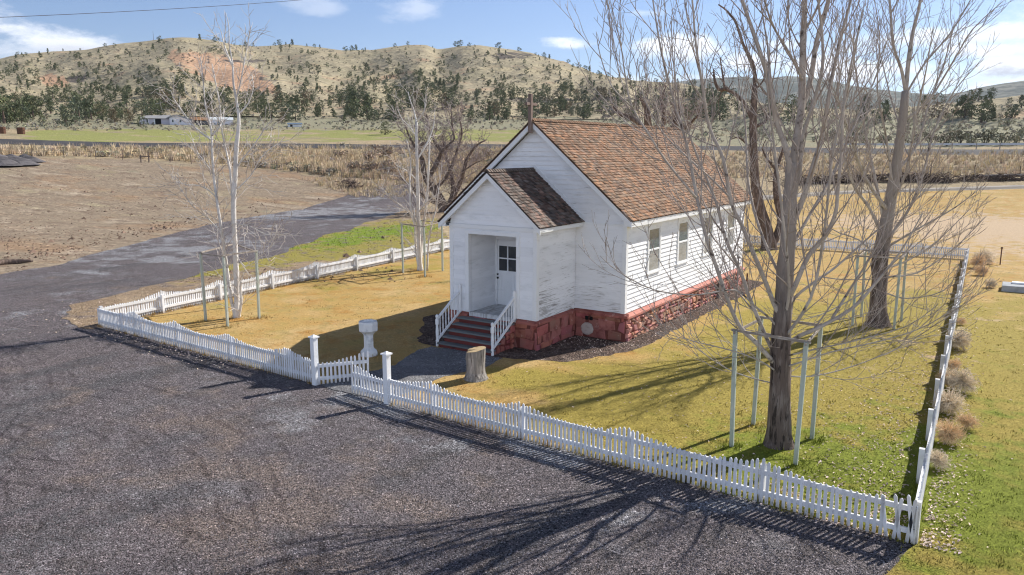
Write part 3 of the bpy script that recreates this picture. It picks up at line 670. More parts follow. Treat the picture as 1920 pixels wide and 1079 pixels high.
# roof
def roof(name, x_ridge, z_ridge, run, slope, y0, y1, mt, rnd, expo=.125, both=True, cols=((1,1,1),)):
    mb = MB(); th = .05
    for sg in (1, -1):
        ex = x_ridge+sg*run; ez = z_ridge-run*slope; ln = math.hypot(run, run*slope)
        d = V((-sg*run, 0, run*slope)).normalized(); nn = V((sg*slope, 0, 1)).normalized()
        e0 = V((ex, y0, ez)); wdt = y1-y0
        A = [e0-nn*th, e0+V((0,wdt,0))-nn*th, e0+V((0,wdt,0))+d*ln-nn*th, e0+d*ln-nn*th]
        if sg < 0: A = [A[1], A[0], A[3], A[2]]
        mb.hexa(A+[q+nn*(th-.012) for q in A], .7)  # deck tinted dark, shade painted into the gaps between shingles
        s = -.03; r_ = 0
        while s < ln-.02:
            y = -.02-rnd.uniform(0, .1)
            while y < wdt+.02:
                w = rnd.uniform(.07, .18); ya, yb = max(y, -.02), min(y+w-.006, wdt+.02)
                if yb-ya > .02:
                    js = rnd.uniform(-.012, .012); s0 = s+js; s1 = min(s+expo*1.6, ln+.01); lift = rnd.uniform(.016, .032)+(.012 if rnd.random() < .06 else 0)
                    b = [e0+V((0,ya,0))+d*s0, e0+V((0,yb,0))+d*s0, e0+V((0,yb,0))+d*s1, e0+V((0,ya,0))+d*s1]
                    p = [b[0]-nn*.008, b[1]-nn*.008, b[1]+nn*lift, b[0]+nn*lift, b[3]-nn*.006, b[2]-nn*.006]
                    t = rnd.choice(cols); q = rnd.uniform(.50, 1.32)*(1.0 if rnd.random() > .1 else .55); c = (t[0]*q, t[1]*q, t[2]*q)
                    bb = len(mb.v); mb.v += p
                    if sg > 0:
                        mb.face((bb+3, bb+2, bb+5, bb+4), c); mb.face((bb, bb+1, bb+2, bb+3), tuple(q_*.8 for q_ in c)); mb.face((bb, bb+3, bb+4), c); mb.face((bb+1, bb+5, bb+2), c)  # butt face coloured darker to paint a shadow line under each course
                    else:
                        mb.face((bb+4, bb+5, bb+2, bb+3), c); mb.face((bb+3, bb+2, bb+1, bb), c); mb.face((bb+4, bb+3, bb), c); mb.face((bb+2, bb+5, bb+1), c)
                y += w
            s += expo
    # ridge caps, each tilted over the next
    y = y0-.02
    while y < y1:
        for sg in (1, -1):
            d = V((sg, 0, -slope)).normalized(); nn = V((sg*slope, 0, 1)).normalized(); o = V((x_ridge, y, z_ridge+.03))
            q = rnd.uniform(.7, 1.3); 
            P = [o+nn*.035, o+d*.13+nn*.03, o+d*.13+V((0,.21,0))-nn*.0, o+V((0,.21,0))+nn*.005]
            mb.poly(P if sg > 0 else P[::-1], q)
            mb.poly([P[0], P[0]-nn*.03, P[1]-nn*.03, P[1]], q*.8)
        y += .135
    return mb
rr = random.Random(5)
cl = ((1,1,1),(1.12,1.0,.95),(.95,1.05,1.15),(1.2,1.05,.92),(.85,.95,1.05))
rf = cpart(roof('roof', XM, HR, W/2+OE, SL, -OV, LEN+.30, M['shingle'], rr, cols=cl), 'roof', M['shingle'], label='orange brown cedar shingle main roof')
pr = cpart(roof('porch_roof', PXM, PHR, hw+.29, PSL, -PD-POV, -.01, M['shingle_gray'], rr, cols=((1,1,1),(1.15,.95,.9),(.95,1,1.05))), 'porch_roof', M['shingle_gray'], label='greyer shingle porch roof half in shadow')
def rake(x, z, run, sl, y, hgt, thick, parent, soff):
    for sg in (1, -1):
        mb = MB(); nn = V((sg*sl, 0, 1)).normalized()
        a = V((x+sg*(run-.005), y, z-run*sl)); b = V((x, y, z))
        a2, b2 = a-V((0,0,.04)), b-V((0,0,.04)); hv = V((0,0,hgt*math.hypot(1, sl)))
        t = V((0, thick, 0))
        q = [a2-hv, a2-hv+t, a2+t, a2, b2-hv, b2-hv+t, b2+t, b2]
        mb.hexa([q[0], q[1], q[2], q[3], q[4], q[5], q[6], q[7]])
        # rake soffit
        s0 = a2-hv*.55+t; s1 = b2-hv*.55+t; yy = V((0, soff, 0))
        mb.hexa([s0, s0+yy, s0+yy+V((0,0,.02)), s0+V((0,0,.02)), s1, s1+yy, s1+yy+V((0,0,.02)), s1+V((0,0,.02))])
        cpart(mb, 'bargeboard', M['trim'], parent)
        mb = MB(); u_ = V((0, -.012, .012)); mb.hexa([a-V((0,.012,.038)), a+V((0,.04,-.038)), a+V((0,.04,-.006)), a-V((0,.012,.006)), b-V((0,.012,.038)), b+V((0,.04,-.038)), b+V((0,.04,-.006)), b-V((0,.012,.006))]); cpart(mb, 'drip_edge', M['tar'], parent)
rake(XM, HR, W/2+OE, SL, -OV+.01, .15, .03, rf, OV-.06); rake(PXM, PHR, hw+.29, PSL, -PD-POV+.01, .14, .03, pr, POV-.06)
rake(XM, HR, W/2+OE, SL, LEN+.25, .15, .03, rf, .001)
for sg in (1, -1):   # fascia and boxed soffit of both roofs
    mb = MB(); xe = XM+sg*(W/2+OE); xi = XM+sg*(W/2+.03); a, b = sorted((xe-sg*.035, xe-sg*.005)); mb.box(a, b, -OV+.045, LEN+.245, HE-.0, HT-.045)
    a, b = sorted((xi, xe-sg*.036)); mb.box(a, b, -OV+.045, LEN+.245, HE+.01, HE+.03); mb.box(a, b, -OV+.045, -OV+.06, HE+.03, HT+.0)
    cpart(mb, 'eave_fascia', M['trim'], rf)
    mb = MB(); xe = PXM+sg*(hw+.29); xi = PXM+sg*(hw+.03); ez = PHR-(hw+.29)*PSL; a, b = sorted((xe-sg*.035, xe-sg*.005)); mb.box(a, b, -PD-POV+.045, -.03, ez-.16, ez-.045)
    a, b = sorted((xi, xe-sg*.036)); mb.box(a, b, -PD-POV+.045, -.03, ez-.15, ez-.13); mb.box(a, b, -PD-POV+.045, -PD-POV+.06, ez-.13, ez-.0)
    cpart(mb, 'eave_fascia', M['trim'], pr)
mb = MB()
for sg in (1, -1):
    a = V((PXM+sg*(hw+.27), -.04, PHR-(hw+.27)*PSL+.07)); b = V((PXM, -.04, PHR+.07)); mb.bar(a, b, .03, .11, up=V((0,0,1)))
cpart(mb, 'flashing_board', M['trim'], pr)
# cross
mb = MB(); mb.box(XM-.058, XM+.058, -OV-.12, -OV+.0, 6.45, 7.66); mb.box(XM-.045, XM+.045, -OV+.001, -OV+.28, 7.30, 7.39); mb.box(XM-.045, XM+.045, -OV-.34, -OV-.121, 7.30, 7.39); bevel(cpart(mb, 'cross', M['crosswood'], label='weathered wooden cross at the ridge end'), .008)
# steps
SX0, SX1 = -4.44, -2.46; st = None
mb = MB(); nst = 5; rise = HF/6; run = .255
for i in range(nst):
    zt_ = HF-(i+1)*rise; y1 = -PD-.06-i*run; mb.box(SX0+.06, SX1-.02, y1-run+.02, y1+.02 if i else -PD-.062, -.05, zt_-.045, rs.uniform(.85, 1.1))
steps = cpart(mb, 'steps', M['riser'], label='five grey treads between dark red risers')
for i in range(nst):
    zt_ = HF-(i+1)*rise; y1 = -PD-.06-i*run; mb = MB(); mb.box(SX0, SX1, y1-run-.02, y1-.004, zt_-.045, zt_, rs.uniform(.85, 1.15)); bevel(cpart(mb, 'tread', M['tread'], steps), .006)
mb = MB()
for i in range(nst): stones(mb, V((SX1-.018, -PD-.06-(i+1)*run+.02, 0)), Y, X, run, max(.1, HF-(i+1)*rise-.06), rs, cmin=.12, cmax=.2, wmin=.25, wmax=.3, depth=.05)
cpart(mb, 'stone_cheek', M['redpaint'], steps)
# handrails
for x in (-4.50, -2.46):
    y0, y1 = -3.66, -PD-.09; sl_ = (HF-.08)/(y1-y0-.02)
    mb = MB(); mb.lathe((x, y0, 0), [(.045,0),(.045,.16),(.055,.18),(.036,.22),(.05,.45),(.036,.66),(.055,.70),(.055,.84),(.03,.87),(.05,.93),(.045,.97),(.015,1.0)], 10)
    rl = cpart(mb, 'handrail', M['trim'], smooth=False)
    mb = MB(); mb.lathe((x, y1, .90), [(.05,-.02),(.05,.62),(.05,.80),(.03,.86)], 8); cpart(mb, 'newel', M['trim'], rl)
    za, zb = .86, .86+(y1-y0)*.60; zc, zd = .20, .20+(y1-y0)*.60
    mb = MB(); mb.bar((x,y0,za), (x,y1,zb), .06, .06); cpart(mb, 'rail', M['trim'], rl)
    mb = MB(); mb.bar((x,y0,zc), (x,y1,zd), .05, .06); cpart(mb, 'rail', M['trim'], rl)
    for i in range(1, 8):
        t = i/8; yb = lerp(y0, y1, t); h0, h1 = lerp(zc, zd, t), lerp(za, zb, t); hh = h1-h0
        mb = MB(); mb.lathe((x, yb, h0), [(.016,0),(.016,hh*.2),(.022,hh*.3),(.014,hh*.5),(.019,hh*.75),(.016,hh*.85),(.016,hh)], 6); cpart(mb, 'baluster', M['trim'], rl)
# ------------------------------------------------------------------ picket fences
_pk = {}
def picket_mesh(h, w=.052, t=.02):
    hq = round(h/.015)*.015
    if hq not in _pk:
        mb = MB(); tp = [(-w/2,.03),(w/2,.03),(w/2,hq-.035),(w*.25,hq-.008),(0,hq),(-w*.25,hq-.008),(-w/2,hq-.035)]
        n = len(tp); mb.v = [V((x,-t/2,z)) for x, z in tp]+[V((x,t/2,z)) for x, z in tp]
        mb.face(tuple(range(n))); mb.face(tuple(range(2*n-1, n-1, -1)))
        for i in range(n): mb.face((i, n+i, n+(i+1) % n, (i+1) % n))
        _pk[hq] = mb.mesh('picket', M['fence'])
    return _pk[hq]
def fence(label, p0, p1, peaks, side, spacing=.093, hi=.82, lo=.635, tall=(), lean=None, group='white picket fences round the churchyard', name='picket_fence', cat='fence', posts=True, z_rails=(.20,.56), endpost=True, maxp=100):
    d = (p1-p0); L = d.length; u = d/L; nr = V((-u.y, u.x, 0))*side     # nr points to the outside
    ang = math.atan2(u.y, u.x)
    root = empty(name, p0, label, cat, group)
    inv = Matrix.Translation(-V(p0))
    def add(o):
        o.parent = root; o.matrix_parent_inverse = inv; return o
    pk = sorted(peaks)
    def hgt(s):
        if len(pk) == 1 or s <= pk[0]:
            t = 1-min(1, (pk[0]-s)/1.25) if s <= pk[0] else 1; return lerp(lo, hi, t*t)
        for a, b in zip(pk, pk[1:]):
            if a <= s <= b:
                t = abs(2*(s-a)/(b-a)-1); return lerp(lo, hi, t**2.0)
        t = 1-min(1, (s-pk[-1])/1.25); return lerp(lo, hi, t*t)
    n = int(L/spacing); items = []
    for i in range(n+1):
        s = i*L/n; q = p0+u*s+nr*.012; items.append(((q-CAM).length, s, q))
    items.sort(key=lambda e: e[0]); rest = MB()
    for j, (dd, s, q) in enumerate(items):
        if any(abs(s-tp) < .09 for tp, _ in tall): continue
        h = hgt(s)+random.uniform(-.012, .012); tilt = random.gauss(0, .012)
        if lean and s > L-lean: tilt = random.choice((-.16, .10, -.07, .15))
        if j < maxp:
            o = bpy.data.objects.new('picket', picket_mesh(h)); col.objects.link(o)
            flip = math.pi if side > 0 else 0
            o.matrix_basis = Matrix.Translation(q+V((0,0,random.uniform(-.008,.008)))) @ Matrix.Rotation(ang, 4, 'Z') @ Matrix.Rotation(tilt, 4, 'Y'); add(o)
        else:
            b = len(rest.v); w_, t_ = .026, .01
            prof = [(-w_,.03),(w_,.03),(w_,h-.035),(0,h),(-w_,h-.035)]
            rest.v += [q+u*(x+z*tilt)-nr*t_+V((0,0,z)) for x, z in prof]+[q+u*(x+z*tilt)+nr*t_+V((0,0,z)) for x, z in prof]
            rest.face(tuple(b+i for i in range(5))); rest.face(tuple(b+9-i for i in range(5)))
            for i in range(5): rest.face((b+i, b+5+i, b+5+(i+1) % 5, b+(i+1) % 5))
    if rest.v: tag(add(rest.build('pickets', M['fence'])), kind='stuff')
    cut = [0]+[p for p in pk if .3 < p < L-.3]+[L]
    for z in z_rails:
        for a, b in zip(cut, cut[1:]):
            mb = MB(); mb.bar(p0+u*(a+.004)-nr*.021+V((0,0,z)), p0+u*(b-.004)-nr*.021+V((0,0,z)), .04, .085); add(mb.build('rail', M['fence']))
    if posts:
        for s in ([0] if endpost else [])+[p for p in pk if .3 < p < L-.3]+([L] if endpost else []):
            if any(abs(s-tp) < .2 for tp, _ in tall): continue
            mb = MB(); c = p0+u*s-nr*.092; mb.bar(c+V((0,0,-.1)), c+V((0,0,.68)), .095, .095, up=u); add(mb.build('post', M['fence']))
    for s, h in tall:
        c = p0+u*s; mb = MB(); mb.bar(c+V((0,0,-.1)), c+V((0,0,h)), .135, .135, up=u); pt = add(mb.build('gate_post', M['trim']))
        mb = MB(); mb.bar(c+V((0,0,h)), c+V((0,0,h+.035)), .20, .20, up=u); b = len(mb.v); t = c+V((0,0,h+.085)); cr = [c+nr*a_+u*b_+V((0,0,h+.036)) for a_, b_ in ((-.08,-.08),(.08,-.08),(.08,.08),(-.08,.08))]
        for i in range(4): mb.poly([cr[i], cr[(i+1) % 4], t])
        o = mb.build('cap', M['trim'], pt)
    return root
def onfence(p0, p1, pxs):
    out = []; a = p0.xy; b = p1.xy; e = (b-a).normalized()
    for px in pxs:
        d = ray(px, 700); n2 = V((d.y, -d.x)); t = n2.dot(CAM.xy-a)/n2.dot(e); out.append(t)
    return out
fence('white picket fence between the gate and the near right corner, ending in leaning pickets', FR0, FR1, [1.37+2.5*i for i in range(5)], -1, tall=((0.0, 1.2),), lean=.42)
fence('white picket fence from the gate to the far left corner, seen from outside and shaded', FL0, FL1, onfence(FL0, FL1, (260,335,433,541)), -1, tall=(((FL1-FL0).length, 1.24),))
pk = onfence(FL0, FLEFT, (312,420,517,600,673,740)); dp = pk[-1]-pk[-2]
fence('sunlit white picket fence along the road side, running behind the church', FL0, FLEFT, pk+[pk[-1]+2.5*i for i in range(1, 8)], 1, endpost=False)
fence('white picket fence seen nearly end on, with tumbleweeds piled along it', FR1, FBACK, [2.5*i for i in range(1, 15)], -1, endpost=False)
fence('far white picket fence across the back of the churchyard', FBACK, FLEFT, [2.5*i for i in range(1, 11)], -1, endpost=False)
def gate(label, p0, p1, side): fence(label, p0, p1, [(p1-p0).length], side, spacing=.098, hi=.80, lo=.60, name='gate', cat='gate', group='two leaves of the picket gate', posts=False, z_rails=(.17,.50))
gate('closed picket gate leaf on the right gate post', FR0+V((-.08,0,0)), G0(662,738), 1)
gate('picket gate leaf swung open inward from the left gate post', FL1+V((.10,.03,0)), G0(690,713), -1)
# ------------------------------------------------------------------ yard things
def octo(name, loc, label, cat):
    mb = MB(); c = loc; r = math.pi/8
    mb.lathe(c, [(.26,-.03),(.26,.10),(.245,.14),(.21,.17),(.16,.22),(.145,.27),(.145,.62),(.165,.66),(.20,.70)], 8, r)
    root = empty(name, loc, label, cat)
    o = mb.build('pedestal', M['conc'], root); o.matrix_parent_inverse = Matrix.Translation(-V(loc))
    mb = MB(); mb.lathe(c, [(.20,.701),(.285,.76),(.29,.98),(.265,1.035),(.20,1.035),(.18,.99),(.16,.94)], 8, r)
    o = mb.build('bowl', M['conc'], root); o.matrix_parent_inverse = Matrix.Translation(-V(loc)); bevel(o, .012, 2)
octo('stone_font', G0(692,667), 'white octagonal concrete font standing on the shaded lawn by the gate', 'font')
sp = G0(893,711)
root = empty('tree_stump', sp, 'weathered grey tree stump with pale sawn top beside the steps', 'stump')
mb = MB(); N = 26; base = []
lv = [(-.03,.36),(.06,.30),(.2,.25),(.4,.24),(.6,.245),(.80,.255)]
for z, r in lv:
    for k_ in range(N):
        a = 2*math.pi*k_/N; rr_ = r*(1+.13*noise.noise(V((math.cos(a)*1.6, math.sin(a)*1.6, z*.5)))+.05*noise.noise(V((math.cos(a)*5, math.sin(a)*5, z*.7))))
        zz = z if z < .7 else z+.05*math.cos(a-.6)-(.22 if -2.9 < a-2*math.pi < -2.3 else 0)
        mb.v.append(V((rr_*math.cos(a), rr_*math.sin(a), zz)))
for i in range(len(lv)-1):
    for k_ in range(N): mb.face((i*N+k_, i*N+(k_+1) % N, (i+1)*N+(k_+1) % N, (i+1)*N+k_), random.uniform(.85, 1.1))
mb.build('trunk', M['stumpside'], root)
tp = MB(); tp.v = [q+V((0,0,.002)) for q in mb.v[-N:]]+[V((0,0,.80))]
for k_ in range(N): tp.face((k_, (k_+1) % N, N))
tp.build('sawn_face', M['stumptop'], root)
# concrete platform, marker post
c = V((9.75, 17.0, 0)); root = empty('concrete_platform', c, 'low grey concrete platform on the open lawn beyond the right fence', 'platform')
mb = MB(); mb.box(0, 4.2, 0, 1.25, -.1, .26); bevel(mb.build('base', M['slab'], root), .015)
mb = MB(); mb.box(.35, 4.1, .72, 1.1, .262, .33); bevel(mb.build('board', M['trim'], root), .008)
c = G0(1875,497); mb = MB(); mb.tube([V((0,0,-.1)), V((0,0,.86))], [.03,.03], 6); mb.tube([V((0,0,.86)), V((0,0,.94))], [.055,.055], 8)
o = mb.build('marker_post', M['rust']); o.location = c; tag(o, 'thin rusty post standing in the dry lawn above the platform', 'post')
# tree stakes
def stakes(label, pts, h=2.42, rails=(0,1,2,3)):
    c = sum(pts, V())/len(pts); root = empty('tree_stakes', c, label, 'tree stakes', 'square stake frames round the yard trees'); inv = Matrix.Translation(-c)
    def add(o): o.parent = root; o.matrix_parent_inverse = inv
    tops = []
    for p in pts:
        t = p+V((random.uniform(-.05,.05), random.uniform(-.05,.05), h)); tops.append(t)
        mb = MB(); mb.bar(p-V((0,0,.15)), t, .078, .066, up=V((0,1,0))); add(mb.build('stake', M['stake']))
    for i in rails:
        a, b = tops[i], tops[(i+1) % len(tops)]; e = (b-a).normalized()
        mb = MB(); mb.bar(a-e*.08+V((0,0,-.03+.035*(i % 2))), b+e*.08+V((0,0,-.03+.035*(i % 2))), .03, .052); add(mb.build('crossbar', M['oldwood']))
stakes('pale green stakes round the big bare tree behind the front fence', [G0(1372,838), G0(1412,797), G0(1522,824), G0(1491,872)])
stakes('pale green stakes round the second bare tree beside the right fence', [G0(1598,612), G0(1615,595), G0(1690,603), G0(1676,618)])
stakes('pale green stakes round the white multi stemmed tree by the left corner', [G0(386,603), G0(427,613), G0(486,598), G0(450,575)])
stakes('grey green stakes round the slim white tree beside the church', [G0(756,512), G0(797,520), G0(830,509), G0(790,502)], rails=(0,1,2))
# ------------------------------------------------------------------ trees
HFW = V((FW.x, FW.y, 0)).normalized()
def P3(px, py, base, off):
    d = ray(px, py); t = ((base-CAM).dot(HFW)+off)/d.dot(HFW); return CAM+d*t
def smooth_path(pts, rad, sub=3):
    out = []; ro = []
    n = len(pts)
    for i in range(n-1):
        p0 = pts[max(0,i-1)]; p1 = pts[i]; p2 = pts[i+1]; p3 = pts[min(n-1,i+2)]
        for k_ in range(sub):
            t = k_/sub; t2, t3 = t*t, t*t*t
            out.append(.5*((2*p1)+(-p0+p2)*t+(2*p0-5*p1+4*p2-p3)*t2+(-p0+3*p1-3*p2+p3)*t3)); ro.append(lerp(rad[i], rad[i+1], t))
    out.append(pts[-1]); ro.append(rad[-1]); return out, ro
def sprout(mb, pts, rad, S, lvl, R, t0=.12):
    """side branches along a path; S: per level dict(gap, len, ang, up, wob, rmin)"""
    s = S[lvl]; L = [0]
    for a, b in zip(pts, pts[1:]): L.append(L[-1]+(b-a).length)
    tot = L[-1]; x = tot*t0+R.random()*s['gap']; az = R.uniform(0, 6.28)
    while x < tot*.985:
        i = max(j for j in range(len(L)) if L[j] <= x); i = min(i, len(pts)-2); f = (x-L[i])/max(1e-6, L[i+1]-L[i])
        p = pts[i].lerp(pts[i+1], f); r = lerp(rad[i], rad[i+1], f); d = (pts[i+1]-pts[i]).normalized()
        az += 2.4+R.uniform(-.6, .6); o = d.orthogonal().normalized(); o = Matrix.Rotation(az, 3, d) @ o
        a = s['ang']*R.uniform(.6, 1.35); dr = (d*math.cos(a)+o*math.sin(a)).normalized()
        ln = s['len']*R.uniform(.45, 1.25)*(1-.55*x/tot); r0 = max(s['rmin'], min(r*.55, s['rmax']*(ln/s['len'])**.6))
        ns = s['seg']; q = p.copy(); path = [q.copy()]; rr_ = [r0]
        for j in range(ns):
            dr = (dr+V((R.gauss(0, s['wob']), R.gauss(0, s['wob']), R.gauss(0, s['wob'])+s['up']))).normalized(); q = q+dr*ln/ns; path.append(q.copy()); rr_.append(lerp(r0, s['rmin']*.6, (j+1)/ns))
        mb.tube(path, rr_, s['n'], cap=False)
        if lvl+1 < len(S): sprout(mb, path, rr_, S, lvl+1, R, .2)
        x += s['gap']*R.uniform(.5, 1.5)
def tree(label, cat, base_px, trunk, limbs, S, mats, seed, trunk_sides=14, group=None, sub=3, base=None, name='bare_tree', trunk_sprout=None):
    """trunk: (px,py,width px); limbs: [points (px,py)], w0, w1 px, end depth offset in m, each becomes a part with its twigs"""
    R = random.Random(seed); base = base or G(*base_px); dist = (base-CAM).dot(HFW); pm = dist/F*1.02
    root = empty(name, base, label, cat, group); inv = Matrix.Translation(-base)
    def add(o, par=None):
        o.parent = par or root
        if par is None: o.matrix_parent_inverse = inv
        return o
    tp_ = [P3(x, y, base, 0) for x, y, w_ in trunk]; tr = [w_*pm/2 for x, y, w_ in trunk]
    tp_[0] = base-V((0,0,.12)); pts, rad = smooth_path(tp_, tr, sub)
    mb = MB(); b0 = len(mb.v); mb.tube(pts, rad, trunk_sides, jit=.22)
    add(mb.build('trunk', mats[0], smooth=True))
    if trunk_sprout:
        tw = MB(); sprout(tw, pts, rad, trunk_sprout, 0, R, .25); add(tw.build('trunk_twigs', mats[2]))
    for lb in limbs:
        pp, w0, w1, off = lb[:4]; off0 = lb[4] if len(lb) > 4 else 0
        n = len(pp); q = []
        for i, (x, y) in enumerate(pp):
            t = i/(n-1); q.append(P3(x, y, base, off0+(off-off0)*t+ (R.gauss(0, .06)*dist/16 if 0 < i < n-1 else 0)))
        rad = [lerp(w0*1.3, w1*1.2, (i/(n-1))**1.4)*pm/2 for i in range(n)]
        pts, rad = smooth_path(q, rad, sub)
        mb = MB(); mb.tube(pts, rad, 8 if w0 > 6 else 6, jit=.12); lo_ = add(mb.build('limb', mats[1], smooth=True))
        tw = MB(); sprout(tw, pts, rad, S, 0, R); 
        if tw.v: add(tw.build('twigs', mats[2]), lo_)
    return root
S1 = [dict(gap=.31, len=2.3, ang=.58, up=.12, wob=.07, rmin=.007, rmax=.020, seg=7, n=4), dict(gap=.26, len=1.0, ang=.52, up=.11, wob=.09, rmin=.0058, rmax=.009, seg=4, n=3), dict(gap=.42, len=.36, ang=.6, up=.05, wob=.1, rmin=.005, rmax=.006, seg=2, n=3)]
St = [dict(gap=.17, len=1.5, ang=1.2, up=.03, wob=.12, rmin=.005, rmax=.014, seg=6, n=4), dict(gap=.2, len=.5, ang=.6, up=.03, wob=.12, rmin=.0045, rmax=.008, seg=3, n=3)]
big_trunk = [(1460,842,76),(1460,828,54),(1461,800,44),(1462,720,38),(1463,660,37),(1466,610,35),(1470,560,32),(1473,500,30),(1477,450,28),(1479,400,26),(1483,345,25),(1487,305,24)]
big_limbs = [
 ([(1484,345),(1474,280),(1457,233),(1449,190),(1438,140),(1427,104),(1409,52),(1391,0),(1372,-60),(1350,-130)], 8.2,3.0, -.8),
 ([(1486,312),(1497,240),(1503,195),(1505,104),(1509,0),(1511,-90),(1516,-190)], 11.6,4.0, .3),
 ([(1504,205),(1521,145),(1531,78),(1551,13),(1566,-60),(1574,-140)], 7.7,3.0, 1.0, .2),
 ([(1482,378),(1499,330),(1504,263),(1527,188),(1542,125),(1541,60),(1534,0),(1530,-80)], 6.1,2.0, -.9),
 ([(1482,430),(1507,369),(1527,305),(1541,258),(1552,194),(1560,145),(1575,78),(1594,5),(1612,-70)], 8.2,2.5, -.4),
 ([(1478,560),(1491,536),(1516,480),(1549,441),(1566,402),(1571,358),(1577,291),(1582,200),(1600,100),(1618,20)], 7.2,1.5, -1.2),
 ([(1474,590),(1491,558),(1530,527),(1566,502),(1610,463),(1640,436),(1690,395),(1745,350)], 5.0,1.2, .8),
 ([(1472,650),(1500,630),(1532,616),(1596,580),(1638,536),(1690,470),(1730,400)], 7.2,1.5, -1.0),
 ([(1560,598),(1580,565),(1602,530),(1627,491),(1655,440),(1670,380)], 4.4,1.0, .5, -.4),
 ([(1464,600),(1452,572),(1438,536),(1416,483),(1393,427),(1371,380),(1356,298),(1330,239),(1317,162),(1305,85),(1298,0),(1290,-70)], 7.2,1.8, -.7),
 ([(1460,680),(1446,652),(1427,611),(1404,555),(1391,516),(1360,447),(1347,393),(1330,347),(1310,300),(1290,245),(1272,183),(1262,110),(1258,40)], 6.6,1.2, .9),
 ([(1460,690),(1440,668),(1416,641),(1388,614),(1368,572),(1343,500),(1323,440),(1305,362),(1288,273),(1262,183),(1241,102),(1228,26),(1218,-40)], 7.2,1.5, -.9),
 ([(1305,371),(1249,303),(1219,256),(1185,200),(1172,141),(1164,85),(1145,4)], 3.3,1.0, -1.4, -.6),
 ([(1190,205),(1147,162),(1125,102),(1118,60)], 1.8,0.7, -1.6, -1.2),
 ([(1368,370),(1330,332),(1292,298),(1241,247),(1206,179),(1195,110)], 2.8,0.9, .3, -.4),
 ([(1463,625),(1446,600),(1416,575),(1377,544),(1310,553),(1230,545),(1160,510),(1125,480)], 3.3,0.8, -1.2),
 ([(1460,700),(1430,680),(1380,660),(1300,640),(1235,622)], 2.8,0.8, -1.5),
 ([(1460,720),(1420,712),(1360,690),(1290,640),(1255,600)], 2.5,0.8, 1.2),
 ([(1466,690),(1500,680),(1560,660),(1650,640),(1740,610),(1812,560)], 3.0,0.8, -1.2),
 ([(1466,705),(1520,706),(1590,690),(1690,650),(1782,590)], 2.5,0.8, .8),
 ([(1466,670),(1530,655),(1600,640),(1700,612),(1760,570)], 2.8,0.8, -2.2),
 ([(1474,540),(1440,470),(1415,400),(1402,330),(1398,240),(1385,150),(1375,60)], 5.0,1.2, 2.4),
 ([(1480,470),(1520,400),(1560,330),(1600,240),(1640,150),(1665,70)], 5.0,1.2, 2.6),
 ([(1470,600),(1480,540),(1470,430),(1455,300),(1440,180),(1430,60)], 5.0,1.2, -2.2),
 ([(1466,640),(1520,560),(1545,440),(1560,300),(1590,170),(1610,60)], 5.0,1.2, -2.4),
 ([(1504,150),(1480,100),(1450,50),(1434,0),(1425,-60)], 3.9,1.5, -1.2),
 ([(1507,60),(1530,20),(1545,-30),(1552,-100)], 3.9,1.5, -.8, .1),
 ([(1442,160),(1440,90),(1430,30),(1424,-30)], 3.3,1.2, .6, -.5)]
tree('big bare tree with dark trunk and spreading grey limbs behind the front fence', 'tree', (1460,835), big_trunk, big_limbs, S1, (M['bark'], M['limb'], M['twig']), 11, trunk_sprout=St)
t2_trunk = [(1645,613,60),(1646,600,38),(1646,575,30),(1648,530,27),(1650,490,27),(1658,440,25),(1667,390,21),(1676,340,18),(1688,256,15),(1698,171,13)]
t2_limbs = [
 ([(1698,174),(1690,130),(1675,85),(1668,0),(1660,-70)], 5.0,2.5, -.6), ([(1698,174),(1704,110),(1713,55),(1726,0),(1734,-80)], 6.1,2.5, .5),
 ([(1703,170),(1734,119),(1781,64),(1820,0),(1850,-50)], 3.3,1.2, .8), ([(1692,228),(1739,192),(1790,111),(1824,55),(1884,0)], 3.3,1.0, -.9),
 ([(1655,445),(1630,390),(1602,350),(1577,273),(1568,200),(1582,100),(1590,20)], 5.0,1.2, -1), ([(1660,430),(1640,330),(1625,260),(1612,180),(1600,90),(1610,0)], 4.4,1.2, 1.2),
 ([(1674,352),(1662,260),(1645,170),(1650,80),(1640,0)], 3.3,1.0, -1.4), ([(1662,450),(1700,400),(1730,330),(1750,250),(1790,170),(1845,110)], 4.4,1.0, 1),
 ([(1662,465),(1720,430),(1790,390),(1848,345)], 3.3,0.8, -1), ([(1654,505),(1700,490),(1760,450),(1835,375)], 2.8,0.8, 1.4), ([(1655,520),(1720,512),(1790,465),(1850,405)], 2.8,0.8, -.4),
 ([(1650,545),(1700,560),(1770,545),(1800,500)], 2.5,0.8, -1.6), ([(1648,530),(1600,560),(1540,590),(1500,600)], 2.5,0.8, -1), ([(1652,490),(1610,450),(1560,430),(1520,380)], 2.8,0.8, 1.6),
 ([(1680,325),(1720,270),(1740,200),(1770,120),(1790,40)], 3.9,1.0, 2.0), ([(1672,380),(1700,320),(1715,230),(1735,140),(1750,50)], 3.9,1.0, -2.2), ([(1690,245),(1672,190),(1655,120),(1640,50)], 2.8,1.0, 2.2), ([(1668,400),(1620,330),(1590,240),(1560,160)],6,1.8,-2.4)]
S2 = [dict(gap=.34, len=2.4, ang=.56, up=.12, wob=.07, rmin=.009, rmax=.022, seg=6, n=4), dict(gap=.34, len=1.1, ang=.55, up=.07, wob=.09, rmin=.008, rmax=.011, seg=4, n=3), dict(gap=.5, len=.45, ang=.6, up=.05, wob=.1, rmin=.0075, rmax=.008, seg=2, n=3)]
tree('bare tree beside the right fence, upper fork against the clouds', 'tree', (1645,611), t2_trunk, t2_limbs, S2, (M['bark'], M['limb'], M['twig']), 12, trunk_sprout=[dict(St[0], rmin=.007), dict(St[1], rmin=.006)])
